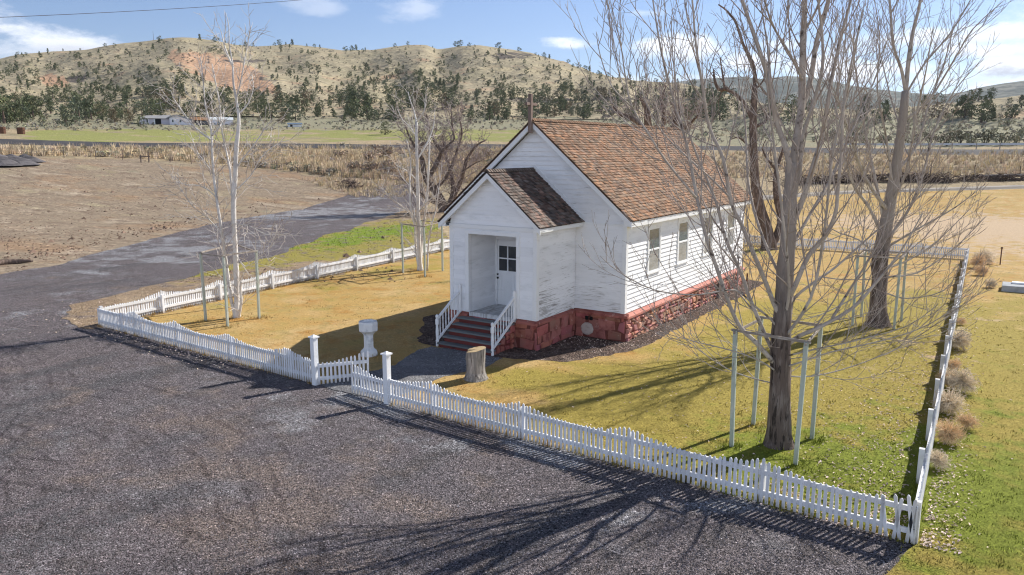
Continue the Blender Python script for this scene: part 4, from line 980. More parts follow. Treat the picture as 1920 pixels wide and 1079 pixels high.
# white aspens
a_trunk = [(443,597,16),(444,570,11),(443,513,10),(440,447,9.5),(438,380,9),(441,330,8.5),(443,278,8),(448,232,5.6),(445,198,4.6),(438,158,3.6),(436,120,2.8),(430,83,2.0),(429,49,1.4),(423,24,.9)]
a_limbs = [
 ([(441,594),(433,560),(427,513),(417,440),(408,385),(400,324),(397,264),(395,238),(385,198),(382,164),(376,106)], 4.7,1.0, -.6),
 ([(447,596),(452,570),(451,540),(452,528)], 4.1,3.5, -.3), ([(440,430),(436,380),(432,324),(425,287),(416,244),(413,204),(405,158),(398,120)], 3.3,0.8, .5),
 ([(442,320),(453,301),(476,273),(499,238),(514,221)], 2.5,0.7, -.5), ([(395,262),(375,247),(359,232),(330,192),(320,170)], 2.5,0.7, -.8, -.4),
 ([(397,255),(410,240),(418,225),(420,205)], 2.2,0.7, .2, -.4), ([(439,360),(470,330),(490,295),(520,270),(548,262)], 1.9,0.6, .6), ([(440,200),(452,150),(463,90),(470,55)], 1.9,0.5, -.4),
 ([(446,215),(465,195),(475,165),(472,140)], 1.9,0.6, .4), ([(440,420),(470,425),(500,440),(540,438)], 1.4,0.5, -.9), ([(438,470),(460,500),(490,480),(515,455)], 1.3,0.5, -.9), ([(418,440),(390,410),(360,385),(330,340)], 1.4,0.5, -.6, -.3), ([(402,330),(385,305),(370,285),(355,245)], 1.5,0.5, .3, -.3),
 ([(405,370),(380,350),(340,345),(322,330)], 1.3,0.5, -1, -.4),([(436,125),(422,90),(415,60)],2.6,1,.3)]
SA = [dict(gap=.15, len=1.7, ang=.75, up=.03, wob=.12, rmin=.009, rmax=.016, seg=6, n=4), dict(gap=.20, len=.7, ang=.7, up=.02, wob=.13, rmin=.008, rmax=.010, seg=3, n=3)]
tree('white barked multi stemmed tree in the left corner of the churchyard', 'tree', (443,596), a_trunk, a_limbs, SA, (M['aspen'], M['aspen'], M['aspentwig']), 13, trunk_sides=10)
b_trunk = [(788,508,13),(787,490,8.5),(785,442,7.5),(783,350,6.5),(781,266,5.5),(781,228,5)]
b_limbs = [([(788,506),(792,440),(800,380),(804,310),(806,262)], 4.5,1.6, 1.2, .6), ([(785,442),(772,400),(768,350),(770,300),(762,262)], 3.6,1.4, -.7), ([(781,230),(776,208),(769,188),(765,172)], 2.2,0.6, .3), ([(781,230),(790,218),(796,206),(797,185)], 2.2,0.7, -.3), ([(783,262),(770,240),(755,225),(745,205)], 1.7,0.5, .6),
 ([(783,425),(776,406),(741,378),(723,361),(715,345)], 2.2,0.6, -.8), ([(801,508),(804,452),(811,415),(818,389),(826,330),(829,301)], 2.8,0.6, -.5, -.5), ([(783,340),(765,322),(745,312),(735,300)], 1.7,0.5, -.5), ([(784,380),(768,350),(752,330),(745,312)], 1.7,0.5, .7),
 ([(786,505),(780,470),(778,420),(776,390)],3.6,1.2,.8),([(782,300),(800,270),(812,240),(815,215)],2.6,1,.6),([(784,400),(805,375),(830,360)],2.4,1,-.7)]
SB = [dict(gap=.22, len=1.7, ang=.75, up=.03, wob=.11, rmin=.010, rmax=.016, seg=5, n=4), dict(gap=.24, len=.8, ang=.7, up=.02, wob=.13, rmin=.009, rmax=.011, seg=3, n=3)]
tree('slim white barked tree standing left of the church', 'tree', (788,508), b_trunk, b_limbs, SB, (M['aspen'], M['aspen'], M['aspentwig']), 14, trunk_sides=8)
# dark gnarled trees behind
d_trunk = [(1441,470,34),(1441,455,26),(1437,430,21),(1422,380,18),(1416,341,16),(1413,277,14),(1412,239,13),(1414,190,11),(1415,160,9)]
d_limbs = [([(1415,165),(1414,128),(1402,100),(1394,85),(1384,55),(1377,38),(1362,20),(1347,9)], 5.5,2.0, -.6), ([(1411,225),(1394,192),(1376,175),(1360,166),(1355,140),(1350,108)], 6.1,1.5, .6), ([(1411,290),(1398,268),(1384,258),(1370,262)], 4.4,1.2, -.4),
 ([(1444,468),(1457,440),(1464,410),(1456,375),(1454,330),(1462,300),(1472,270)], 11.0,3.5, 1.0), ([(1456,320),(1440,300),(1430,280),(1436,262)], 3.9,1.0, .6, .9), ([(1414,170),(1432,150),(1440,115),(1446,100)], 2.8,0.8, -.5),([(1364,166),(1348,168),(1340,150),(1338,130)],6,2,.8,.6),([(1415,130),(1405,112),(1400,98)],5,2,.3),([(1412,240),(1432,230),(1442,215),(1450,180)],5,1.6,.7)]
SD = [dict(gap=.45, len=2.2, ang=.95, up=.0, wob=.28, rmin=.010, rmax=.04, seg=6, n=4), dict(gap=.35, len=.8, ang=.8, up=.04, wob=.25, rmin=.009, rmax=.014, seg=4, n=3)]
tree('dark gnarled half dead tree with twin trunks behind the church', 'tree', None, d_trunk, d_limbs, SD, (M['gnarl'], M['gnarl'], M['gnarl']), 15, base=G0(1441,468), name='gnarled_tree')
g_base = G(835, 398)
g_trunk = [(835,400,24),(826,375,16),(812,352,14),(802,340,12),(795,322,10),(792,300,8)]
g_limbs = [([(800,335),(815,315),(822,300),(828,285),(842,272),(852,262)], 7.2,2.0, -1), ([(792,300),(786,285),(790,270),(808,268)], 6.1,2.0, 1), ([(815,355),(835,335),(848,310),(858,280),(866,250),(860,215)], 5.5,1.5, .8),
 ([(838,395),(862,345),(870,318),(878,294),(895,272),(913,262)], 6.6,1.5, -1), ([(868,322),(885,310),(905,300)], 2.2,0.8, -1.5, -.8), ([(792,300),(775,270),(765,250),(756,222)], 4.4,1.0, .5), ([(852,262),(848,235),(846,205)], 3.3,1.0, .5, -.8), ([(828,285),(815,265),(805,240),(800,215)],5,2,1,-.6),([(830,385),(800,372),(770,350),(750,330)],7,2,-1.5),([(838,392),(850,360),(845,320),(835,290),(830,255)],8,2,1.6)]
SG = [dict(gap=.24, len=2.7, ang=.85, up=.03, wob=.18, rmin=.024, rmax=.05, seg=6, n=4), dict(gap=.28, len=1.7, ang=.75, up=.05, wob=.18, rmin=.022, rmax=.028, seg=4, n=3), dict(gap=.5, len=.8, ang=.7, up=.05, wob=.15, rmin=.02, rmax=.022, seg=2, n=3)]
tree('old leaning tree with dense purplish brush beyond the gravel road', 'tree', None, g_trunk, g_limbs, SG, (M['gnarl'], M['gnarl'], M['purpletwig']), 16, base=g_base, name='gnarled_tree')
h_base = V((-22, 46, 0)); hb = lambda x, y: (x, y)
h_trunk = [(1240,335,26),(1238,300,22),(1228,270,18),(1217,245,16)]
h_limbs = [([(1217,248),(1214,225),(1212,205),(1200,180)], 12,4, -1), ([(1217,250),(1190,225),(1165,215),(1150,200)], 9,3, .8), ([(1236,290),(1262,255),(1266,230),(1280,200)], 14,4, .5), ([(1262,255),(1290,235),(1310,215)], 7,2, -.8, .4),([(1228,270),(1245,230),(1240,190),(1250,160)],7,2,1)]
tree('dark gnarled tree rising behind the church roof ridge', 'tree', None, h_trunk, h_limbs, SG, (M['gnarl'], M['gnarl'], M['purpletwig']), 17, base=V((-15.5, 38.5, 0)), name='gnarled_tree')
# ------------------------------------------------------------------ foliage prototypes
def leafball(mb, R, n, cx, cz, rx, rz, size, c0, c1, shape=None):
    for _ in range(n):
        while True:
            p = V((R.uniform(-1,1), R.uniform(-1,1), R.uniform(-1,1)))
            if .25 < p.length < 1: break
        q = V((cx[0]+p.x*rx, cx[1]+p.y*rx, cz+p.z*rz))
        a = V((R.gauss(0,1), R.gauss(0,1), R.gauss(0,.7))).normalized(); b = a.orthogonal().normalized()
        b = Matrix.Rotation(R.uniform(0, 6.3), 3, a) @ b; s = size*R.uniform(.6, 1.4)
        c = lerp(c0, c1, R.random()); c = (c*R.uniform(.9,1.15), c, c*R.uniform(.8,1.1))
        mb.poly([q-b*s, q+a.cross(b)*s*.5, q+b*s, q-a.cross(b)*s*.6], c)
def juniper(seed, shape, nl=420, lf=.048):
    """unit height juniper: clumps of small leaf faces spread through the crown, uneven outline"""
    R = random.Random(seed); cr = MB(); tr = MB()
    lean = R.uniform(-.05, .05); tr.tube([V((0,0,-.06)), V((lean*.3,0,.12)), V((lean,0,.45))], [.05,.04,.015], 5)
    ncl = 26; w = dict(cone=.42, round=.54, wide=.64, col=.36)[shape]
    for i in range(ncl):
        h = .08+.86*(i+R.random())/ncl
        if shape == 'cone': pr = (1-h)**.75*1.05
        elif shape == 'col': pr = (1-h)**.5
        elif shape == 'round': pr = math.sqrt(max(.02, 1-(2*(h-.5))**2))
        else: pr = math.sqrt(max(.02, 1-((h-.42)/.58)**2))
        r = w*pr*R.uniform(.35, 1.05); a = R.uniform(0, 6.28)
        k_ = R.uniform(.7, 1.25)
        leafball(cr, R, nl//ncl, (r*math.cos(a)*.75+lean*h, r*math.sin(a)*.75), h, .11*w/.35*R.uniform(.7,1.2), .085, lf, .7*k_, 1.25*k_)
    return cr, tr
JP = []; LOD = []
for i, s_ in enumerate(('cone','round','wide','cone','col','round','wide','round')):
    cr, tr = juniper(100+i, s_); mm = MB()
    mm.v = cr.v+tr.v; n = len(cr.v); mm.f = cr.f+[tuple(q+n for q in f) for f in tr.f]; mm.c = cr.c+tr.c; mm.mi = [0]*len(cr.f)+[1]*len(tr.f)
    cr2, tr2 = juniper(200+i, s_, 210, .068); LOD.append(cr2)
    JP.append((mm, mm.mesh('juniper_tree', [M['juniper'], M['junibark']]), cr.mesh('crown', M['juniper']), tr.mesh('trunk', M['junibark'])))
R = random.Random(77)
def dens(px, py):
    red = min(((px-432)*.955+(py-140)*.296)**2/88**2+((py-140)*.955-(px-432)*.296)**2/28**2, ((px-370)/60)**2+((py-118)/20)**2)
    if red < 1.0: return .0
    d = .30
    tb = abs(py-(200+12*noise.noise(V((px*.012, 0, 0))))); d = max(d, (.46+.8*noise.noise(V((px*.03, py*.05, 7))))*(1.0-tb/34)) if px < 1000 else d
    if 60 < px < 520: d = max(d, .65*(1-abs(py-178)/22))
    if 640 < px < 860: d = max(d, .95*(1-abs(py-165)/58))
    if 820 < px < 1380: d = max(d, .62*(1-abs(py-172)/45))
    if px > 1380: d = .22*(1-abs(py-205)/40)
    if px < 60: d = max(d, .4)
    if py < 125 and px < 1060: d *= .55
    return max(0, d)
cand = []
tries = 0
while len(cand) < 1200 and tries < 26000:
    tries += 1; px = R.uniform(-30, 1930); py = R.uniform(70, 232)
    if R.random() > dens(px, py): continue
    p = G(px, py)
    if p is None: continue
    d = (p-CAM).length
    if d < 225: continue
    big = sstep(150, 215, py); h = R.uniform(2.4, 4.6)*lerp(.9, 1.45, big)*R.choice((.6,.8,1,1.2))
    cand.append((h/d, p, h, px, py))
# skyline trees on the ridges
for px in (30,74,90,215,300,375,400,405,462,475,515,524,536,548,575,590,600,648,660,668,685,740,765,855,862,880,935,973,1020,1030,1085,1105,1122,1140,1160,1180,1205,1230,1250,1270,1300,1330,1360):
    p = None; py = table(SKY, px)+2
    while p is None and py < 260: p = G(px, py); py += .7
    if p is None: continue
    d = (p-CAM).length; h = R.uniform(2.8, 6.0); cand.append((h/d, p, h, px, py))
cand.sort(key=lambda e: -e[0])
def zone_label(px, py, rid):
    if rid: return 'small juniper silhouetted on the skyline of the hill ridge', 'junipers on the ridge skyline'
    if py > 192: return 'dark green juniper in the dense belt along the foot of the hill', 'junipers along the hill foot'
    if px < 620: return 'small dark juniper scattered on the tan slope round the red cut bank', 'junipers on the red cut slope'
    if px < 1150: return 'small dark juniper scattered on the grey green middle slopes of the hill', 'junipers on the middle slopes'
    return 'small juniper seen through bare branches on the right hand slopes', 'junipers on the right slopes'
rest = MB(); 
for i, (sz, p, h, px, py) in enumerate(cand):
    q = R.randrange(len(JP)); rz = R.uniform(0, 6.28); sx = h*R.uniform(.85, 1.2); vr = R.uniform(.8, 1.2)
    if i < 292:
        o = bpy.data.objects.new('juniper_tree', JP[q][1]); col.objects.link(o); o.location = p; o.rotation_euler = (0, 0, rz); o.scale = (sx, sx, h)
        rid = py < table(SKY, px)+7
        lb, gr = zone_label(px, py, rid); tag(o, lb, 'tree', gr)
    else:
        m0 = LOD[q]; b = len(rest.v); c_, s_ = math.cos(rz), math.sin(rz)
        rest.v += [V((p.x+(v.x*c_-v.y*s_)*sx, p.y+(v.x*s_+v.y*c_)*sx, p.z+v.z*h)) for v in m0.v]
        rest.f += [tuple(k_+b for k_ in f) for f in m0.f]; rest.c += [(c[0]*vr, c[1]*vr, c[2]*vr) if not isinstance(c, float) else c for c in m0.c]; rest.mi += m0.mi
tag(rest.build('juniper_woodland', M['juniper']), kind='stuff')
# junipers one can tell apart
def big_juniper(px, py, hpx, q, label, wide=1.0):
    p = G(px, py); d = (p-CAM).length; h = hpx/F*d
    r_ = empty('juniper_tree', p, label, 'tree', None, px*.37); r_.scale = (h*wide, h*wide, h)
    link('crown', JP[q][2], r_); link('trunk', JP[q][3], r_)
big_juniper(125,239,36,6,'dark broad juniper with visible trunk left of the pale house', .95)
big_juniper(160,224,30,5,'leaning dark juniper above the end of the green field', 1.1)
big_juniper(78,229,18,3,'small juniper on the grassy slope at far left')
big_juniper(8,232,48,1,'large olive juniper cut by the left edge of the photo', 1.1)
big_juniper(722,253,24,2,'bushy round juniper alone on the green field by the road', 1.0)
big_juniper(265,239,20,5,'small dark juniper right beside the corner of the pale house')
big_juniper(208,226,19,3,'juniper left of the pale house, nearer the orange bank'); big_juniper(231,225,19,5,'rounded juniper just left of the pale house')
big_juniper(690,226,46,3,'tall pointed juniper at the forest edge above the lone round juniper'); big_juniper(665,222,50,0,'tallest dark juniper in the forest edge left of the slim white tree')
# ------------------------------------------------------------------ low plants as stuff
def sage_proto(R, n=26):
    mb = MB(); leafball(mb, R, n, (0,0), .34, .5, .34, .16, .7, 1.3); return mb
def straw_proto(R, n=12):
    mb = MB()
    for _ in range(n):
        a = R.uniform(0, 6.28); r = R.uniform(0, .35); b = V((r*math.cos(a), r*math.sin(a), -.03)); h = R.uniform(.5, 1.1); w = R.uniform(.03, .07)
        e = V((math.cos(a+1.5), math.sin(a+1.5), 0))*w; t = b+V((math.cos(a)*.3*h+R.gauss(0,.1), math.sin(a)*.3*h+R.gauss(0,.1), h))
        mb.poly([b-e, b+e, t], R.uniform(.7, 1.3))
    return mb
def merge(dst, proto, p, s, rz, c, sz=None):
    b = len(dst.v); ca, sa = math.cos(rz)*s, math.sin(rz)*s; sz = sz or s
    dst.v += [V((p.x+v.x*ca-v.y*sa, p.y+v.x*sa+v.y*ca, p.z+v.z*sz)) for v in proto.v]
    dst.f += [tuple(k_+b for k_ in f) for f in proto.f]
    if isinstance(c, tuple): dst.c += [((q if isinstance(q, float) else q[0])*c[0], (q if isinstance(q, float) else q[1])*c[1], (q if isinstance(q, float) else q[2])*c[2]) for q in proto.c]
    else: dst.c += [(q*c if isinstance(q, float) else (q[0]*c, q[1]*c, q[2]*c)) for q in proto.c]
    dst.mi += [0]*len(proto.f)
SP = [sage_proto(R) for _ in range(6)]; GP = [straw_proto(R) for _ in range(6)]
sg = MB()
def scatter(dst, protos, n, fpx, fpy, ok, size, cr, flat=1.0):
    c = 0; t = 0
    while c < n and t < n*8:
        t += 1; px, py = fpx(), fpy()
        if not ok(px, py): continue
        p = G(px, py, 900)
        if p is None: continue
        merge(dst, R.choice(protos), p, size()*1.0, R.uniform(0, 6.28), cr(), None if flat == 1 else size()*flat); c += 1
g_ = lambda lo, hi: (lambda: R.uniform(lo, hi))
gray = lambda: (lambda k_: (k_*R.uniform(.9,1.15), k_, k_*R.uniform(.9,1.2)))(R.uniform(.65, 1.35))
scatter(sg, SP, 2600, g_(-20,1150), g_(78,236), lambda x, y: y > table(SKY, x)+2 and ((x-432)/95)**2+((y-140)/34)**2 > 1, lambda: R.uniform(.5, 1.7), lambda: tuple(q*.6 for q in gray()))
scatter(sg, SP, 700, g_(-20,1150), g_(225,246), lambda x, y: True, lambda: R.uniform(.6, 1.3), gray)
scatter(sg, SP, 1000, g_(1150,1940), g_(185,268), lambda x, y: y > table(SKY, x)+1, lambda: R.uniform(.7, 1.7), gray)
def band_ok(x, y): return (y < table(DIRT, x)-1 if x < 760 else y < 345) and y > 276
scatter(sg, SP, 260, g_(-20,1000), g_(276,335), lambda x, y: band_ok(x, y) and noise.noise(V((x*.012, y*.06, 2))) > -.05, lambda: R.uniform(.7, 1.5), gray)
tag(sg.build('sagebrush', M['sage']), kind='stuff')
st_ = MB(); straw_c = lambda: (lambda k_: (k_, k_*R.uniform(.92,1.02), k_*R.uniform(.8,1.05)))(R.uniform(.6, 1.25))
scatter(st_, GP, 4200, g_(-20,1100), lambda: 276+R.random()**.8*72, band_ok, lambda: R.uniform(.7, 1.3), straw_c)
scatter(st_, GP, 1700, g_(1150,1930), g_(287,334), lambda x, y: True, lambda: R.uniform(.6, 1.1), straw_c)
scatter(st_, GP, 500, g_(400,820), g_(336,372), lambda x, y: y > table(DIRT, x)+1 and x > 560+(y-336)*3, lambda: R.uniform(.35, .8), straw_c)
tag(st_.build('dry_grass', M['straw']), kind='stuff')
# purplish scrub in the dry grass and dark shrubs on the right bank, each a thing
def shrub(px, py, hpx, wide, label, group, mt, c=1.0, name='shrub', n=150):
    p = G(px, py); 
    if p is None: return
    h = hpx/F*(p-CAM).length; R2 = random.Random(int(px*7+py)); mb = MB()
    for i in range(9):
        a = R2.uniform(0, 6.28); r = R2.uniform(0, .5)*wide; leafball(mb, R2, n//9, (r*math.cos(a), r*math.sin(a)), R2.uniform(.25, .68), .26*wide, .28, .085, .7*c, 1.3*c)
    for i in range(7):
        a = R2.uniform(0, 6.28); r = R2.uniform(.1, .45)*wide; mb.tube([V((0,0,-.05)), V((r*.5*math.cos(a), r*.5*math.sin(a), .35)), V((r*math.cos(a), r*math.sin(a), .75))], [.03,.02,.008], 4, .5)
    o = mb.build(name, mt); o.location = p; o.scale = (h, h, h); tag(o, label, 'shrub', group)
for x, y, h in ((1745,272,30),(1775,274,38),(1800,272,34),(1822,274,30),(1848,272,36),(1880,273,30),(1905,272,34),(1700,272,28),(1660,270,26),(1620,271,22),(1735,262,22),(1790,258,24),(1860,256,20),(1915,258,24)):
    shrub(x, y, h*.72, 1.5, 'dark olive shrub on the shaded bank behind the road at right', 'shrubs on the road bank at right', M['bush'], R.uniform(.6, 1.4))
for x, y, h in ((1560,262,22),(1600,255,24),(1480,260,20),(1420,258,18),(1890,236,14),(1850,228,14),(1780,226,13),(1700,232,15),(1640,236,16)):
    shrub(x, y, h, 1.1, 'grey green shrub on the pale slope above the road at right', 'shrubs on the slope at right', M['bush'], R.uniform(1.0, 1.7))
for x, y, h in ((575,322,15),(600,325,16),(628,328,16),(660,332,16),(680,333,16)):
    shrub(x, y, h, .6, 'small round topped shrub along the wire fence', 'shrubs along the left wire fence', M['bush'], 1.1)
M['drybush'] = material('dry_bush_twigs', (.36,.29,.23), rough=.95)
for x, y, h, w_ in ((665,325,26,1.2),(700,328,30,1.2),(730,332,34,1.2),(690,305,26,1.2),(720,300,30,1.1),(655,345,14,1.5),(920,300,24,1.2),(895,310,26,1.2),(640,300,20,1.2)):
    shrub(x, y, h, w_, 'brown leafless thicket in the dry grass beside the leaning tree', 'brown thickets near the leaning tree', M['drybush'], R.uniform(.8, 1.3), n=320)
for x, y, h in ((85,292,10),(150,288,9),(160,283,10),(120,290,8),(240,293,7)):
    shrub(x, y, h, 1.5, 'dark grey sagebrush clump in the straw behind the dirt field', 'sage clumps behind the dirt field', M['sage'], .6)
# ------------------------------------------------------------------ far things
def wire_fence(label, px, h, name='wire_fence'):
    P_ = [G(*q) for q in px]; root = empty(name, P_[0], label, 'fence'); inv = Matrix.Translation(-P_[0])
    pts = []
    for a, b in zip(P_, P_[1:]):
        n = max(1, round((b-a).length/4.0)); pts += [a.lerp(b, i/n) for i in range(n)]
    pts.append(P_[-1]); pts = [V((q.x, q.y, tz(q.x, q.y))) for q in pts]
    for q in pts[:95]:
        hh = h*R.uniform(.85, 1.2); mb = MB(); mb.tube([q-V((0,0,.2)), q+V((R.gauss(0,.06),R.gauss(0,.06),hh))], [.06,.05], 5); o = mb.build('post', M['post'], root); o.matrix_parent_inverse = inv
    for z in (.4, .75, 1.05):
        mb = MB(); mb.tube([q+V((0,0,z)) for q in pts], [.012]*len(pts), 3); o = mb.build('wire', M['wire'], root); o.matrix_parent_inverse = inv
wire_fence('post and wire fence along the far edge of the brown dirt field', [(0,292),(60,294),(180,298),(280,302),(400,311),(520,320),(640,335),(700,340),(760,344)], 1.25)
wire_fence('post and wire fence in the straw coloured pasture at right', [(1300,318),(1470,324),(1600,327),(1744,330),(1826,329),(1912,331),(1990,333)], 1.45)
def placed(name, px, py, label, cat, group=None, face=None):
    p = G(px, py); d = p-CAM; return empty(name, p, label, cat, group, math.atan2(-d.x, d.y) if face is None else face), p, (p-CAM).length
# x runs right across the view, y away from the viewer, in metres, in the local frame of these far things
def fbox(root, name, mt, x0, x1, y0, y1, z0, z1, par=None):
    mb = MB(); mb.box(x0, x1, y0, y1, z0, z1); return mb.build(name, mt, par or root)
hs, p, d = placed('house', 311, 234, 'long pale lavender ranch house with dark windows beyond the green field', 'house'); s_ = d/F
W2 = 40*s_; hz = 11.5*s_
mb = MB(); x1 = 6*s_; mb.box(-W2, x1, 0, 7, -1, hz*.88); bevel(mb.build('wall', M['housewall'], hs), .02)
mb = MB(); gz, gp = hz*.85, hz*1.42; g0, g1 = x1+.003, W2
q = [V((g0,-1,-1)), V((g1,-1,-1)), V((g1,-1,gz*.8)), V((lerp(g0,g1,.35),-1,gp*.9)), V((g0,-1,gz*1.15))]
b = 0; mb.v = q+[v+V((0,9,0)) for v in q]; mb.face((0,1,2,3,4)); mb.face((9,8,7,6,5))
for i in range(5): mb.face((i, 5+i, 5+(i+1) % 5, (i+1) % 5))
gw = mb.build('gable_wall', M['housegable'], hs)
mb = MB(); mb.hexa([V((-W2-.5,-.8,hz*.86)), V((x1+.2,-.8,hz*.86)), V((x1+.2,7.4,hz*.86)), V((-W2-.5,7.4,hz*.86)), V((-W2+2,2.4,hz*1.3)), V((x1+.2,2.4,hz*1.42)), V((x1+.2,4.4,hz*1.42)), V((-W2+2,4.4,hz*1.3))]); mb.build('roof', M['houseroof'], hs)
mb = MB(); a0, a1, a2 = V((g0-.3,-1.5,gz*1.15)), V((lerp(g0,g1,.35),-1.5,gp*.92)), V((g1+.5,-1.5,gz*.78))
for a, b_ in ((a0,a1),(a1,a2)): mb.hexa([a, a+V((0,10,0)), b_+V((0,10,0)), b_, a+V((0,0,.3)), a+V((0,10,.3)), b_+V((0,10,.3)), b_+V((0,0,.3))])
mb.build('gable_roof', M['houseroof'], hs)
for x0, x1_, z0, z1 in ((-30,-26,2,9.5),(9,13,3,9),(21,25,3,8.5)):
    yy = -.06 if x0 < 6 else -1.06
    f = fbox(hs, 'window', M['trim'], x0*s_, x1_*s_, yy, yy+.05, z0*s_, z1*s_); mb = MB(); mb.box((x0+.6)*s_, (x1_-.6)*s_, yy-.012, yy-.004, (z0+.7)*s_, (z1-.7)*s_); mb.build('pane', M['glass'], f)
dr = fbox(hs, 'patio_door', M['void'], -16*s_, -7*s_, -.08, -.01, .2*s_, 9*s_); fbox(hs, 'door_leaf', M['paleroof'], -18.2*s_, -16.1*s_, -.08, -.01, .2*s_, 9*s_)
for x in (-38,-35.5): fbox(hs, 'porch_post', M['trim'], x*s_, (x+.7)*s_, -.7, -.5, -.5, hz*.86)
o_, p, d = placed('outbuilding', 415, 235, 'pale blue metal outbuilding behind the white multi stemmed tree', 'shed'); s_ = d/F
fbox(o_, 'wall', M['housegable'], -19*s_, 19*s_, 0, 6, -1, 9*s_)
mb = MB(); mb.hexa([V((-20*s_,-.5,9*s_)), V((20*s_,-.5,9*s_)), V((20*s_,6.5,9*s_)), V((-20*s_,6.5,9*s_)), V((-20*s_,2.6,14*s_)), V((20*s_,2.6,14*s_)), V((20*s_,3.4,14*s_)), V((-20*s_,3.4,14*s_))]); mb.build('roof', M['paleroof'], o_)
fbox(o_, 'door', M['blind'], -6*s_, 2*s_, -.05, -.01, 0, 7.5*s_)
o_, p, d = placed('barn', 378, 232, 'low rusty roofed barn between the house and the outbuilding', 'barn'); s_ = d/F
fbox(o_, 'wall', M['post'], -17*s_, 14*s_, 3, 8, -1, 6*s_); mb = MB(); mb.hexa([V((-18*s_,2.4,6*s_)), V((15*s_,2.4,6*s_)), V((15*s_,8.5,6*s_)), V((-18*s_,8.5,6*s_)), V((-17*s_,5.2,12*s_)), V((13*s_,5.2,12*s_)), V((13*s_,5.8,12*s_)), V((-17*s_,5.8,12*s_))]); mb.build('roof', M['rustroof'], o_)
o_, p, d = placed('shed', 553, 238, 'low pale green roofed shed at the foot of the junipers', 'shed'); s_ = d/F
fbox(o_, 'wall', M['conc'], -12*s_, 12*s_, 0, 4, -1, 4.2*s_); mb = MB(); mb.hexa([V((-14*s_,-.6,4.2*s_)), V((14*s_,-.6,4.2*s_)), V((14*s_,4.5,4.2*s_)), V((-14*s_,4.5,4.2*s_)), V((-12*s_,1.8,7.2*s_)), V((12*s_,1.8,7.2*s_)), V((12*s_,2.2,7.2*s_)), V((-12*s_,2.2,7.2*s_))]); mb.build('roof', M['blind'], o_)
fbox(o_, 'door', M['void'], -8*s_, -4*s_, -.05, -.01, 0, 3.6*s_)
# dark parked car
o_, p, d = placed('parked_car', 383, 237, 'dark parked car between the house and the pale outbuilding', 'car')
mb = MB(); pr_ = [(-2.2,.35),(2.2,.35),(2.25,.8),(1.3,.95),(.8,1.42),(-1.1,1.45),(-1.8,.98),(-2.25,.9)]
mb.v = [V((x,-.85,z)) for x, z in pr_]+[V((x,.85,z)) for x, z in pr_]; n = len(pr_); mb.face(tuple(range(n))); mb.face(tuple(range(2*n-1, n-1, -1)))
for i in range(n): mb.face((i, n+i, n+(i+1) % n, (i+1) % n))
bevel(mb.build('body', M['carpaint'], o_), .06)
fbox(o_, 'window', M['glass'], -1.0, .7, -.862, -.855, 1.0, 1.36)
for x in (-1.4, 1.4):
    for y in (-.8, .8): mb = MB(); mb.tube([V((x, y-.12, .33)), V((x, y+.12, .33))], [.33,.33], 12); mb.build('wheel', M['tyre'], o_)
for i, (x, y) in enumerate(((4,251),(40,252))):
    p = G(x, y); mb = MB(); mb.lathe((0,0,0), [(.75,-.1),(.8,.3),(.78,.9),(.8,1.4),(.7,1.5)], 10); mb.tube([V((.8*math.cos(a*.2), .8*math.sin(a*.2), .9)) for a in range(33)], [.04]*33, 4, cap=False)
    o = mb.build('rusty_tank', M['rust']); o.location = p; tag(o, ('rusty brown tank at the left edge of the photo', 'rusty brown tank at the left end of the green field')[i], 'tank')
# rock pile
for i, (x, y, w_, h, lb) in enumerate(((-8,309,5.2,1.7,'dark crushed rock pile cut by the left edge'),(24,308,4.6,1.5,'dark crushed rock pile with a long ridge at far left'),(50,303,3.2,1.2,'smallest dark rock pile, rightmost beside the dirt field'))):
    p = G(x, y); mb = MB(); n = 22; rg = 9
    for a in range(rg+1):
        for b in range(n):
            t = a/rg; an = 2*math.pi*b/n; r = w_*t*(1+.15*noise.noise(V((math.cos(an)*2, math.sin(an)*2, i*3)))); zz = h*(1-t)**.9*(1+.25*noise.noise(V((r*.7*math.cos(an), r*.7*math.sin(an), i))))-.1
            mb.v.append(V((r*math.cos(an), r*math.sin(an)*.7, zz)))
    for a in range(rg):
        for b in range(n): mb.face((a*n+b, (a+1)*n+b, (a+1)*n+(b+1) % n, a*n+(b+1) % n))
    o = mb.build('rock_pile', M['pile']); o.location = p; tag(o, lb, 'rock pile', 'rock piles at the left edge')
o_, p, d = placed('wooden_frame', 272, 305, 'dark wooden frame of two posts and crossbar at the field edge', 'frame'); s_ = d/F
for x in (-6, 6): mb = MB(); mb.tube([V((x*s_,0,-.2)), V((x*s_,0,13*s_))], [.09,.08], 6); mb.build('post', M['post'], o_)
mb = MB(); mb.bar((-8*s_,-.06,9.5*s_), (8*s_,-.06,9.5*s_), .08, .16); mb.build('crossbar', M['post'], o_)
# log, black sheet, brush at the field edge
R3 = random.Random(4)
pp = [G(-30,502), G(5,497), G(30,495), G(62,494)]; mb = MB(); pts, rd = smooth_path([q+V((0,0,.12)) for q in pp], [.17,.16,.13,.06]); mb.tube(pts, rd, 9, jit=.3)
tag(mb.build('log', M['gnarl'], smooth=True), 'dark fallen log at the left edge beside the gravel road', 'log')
p = G(105,376); mb = MB()
for i in range(9):
    for j in range(5): mb.v.append(V((p.x+(i-4)*.32+.1*math.sin(j*2), p.y+(j-2)*.45+.12*math.sin(i), .03+.10*abs(noise.noise(V((i*.8, j*.8, 1)))))))
for i in range(8):
    for j in range(4): mb.face((i*5+j, (i+1)*5+j, (i+1)*5+j+1, i*5+j+1))
tag(mb.build('plastic_sheet', M['mat']), 'crumpled black sheet lying on the dirt field', 'sheet').modifiers.new('thick', 'SOLIDIFY').thickness = .02
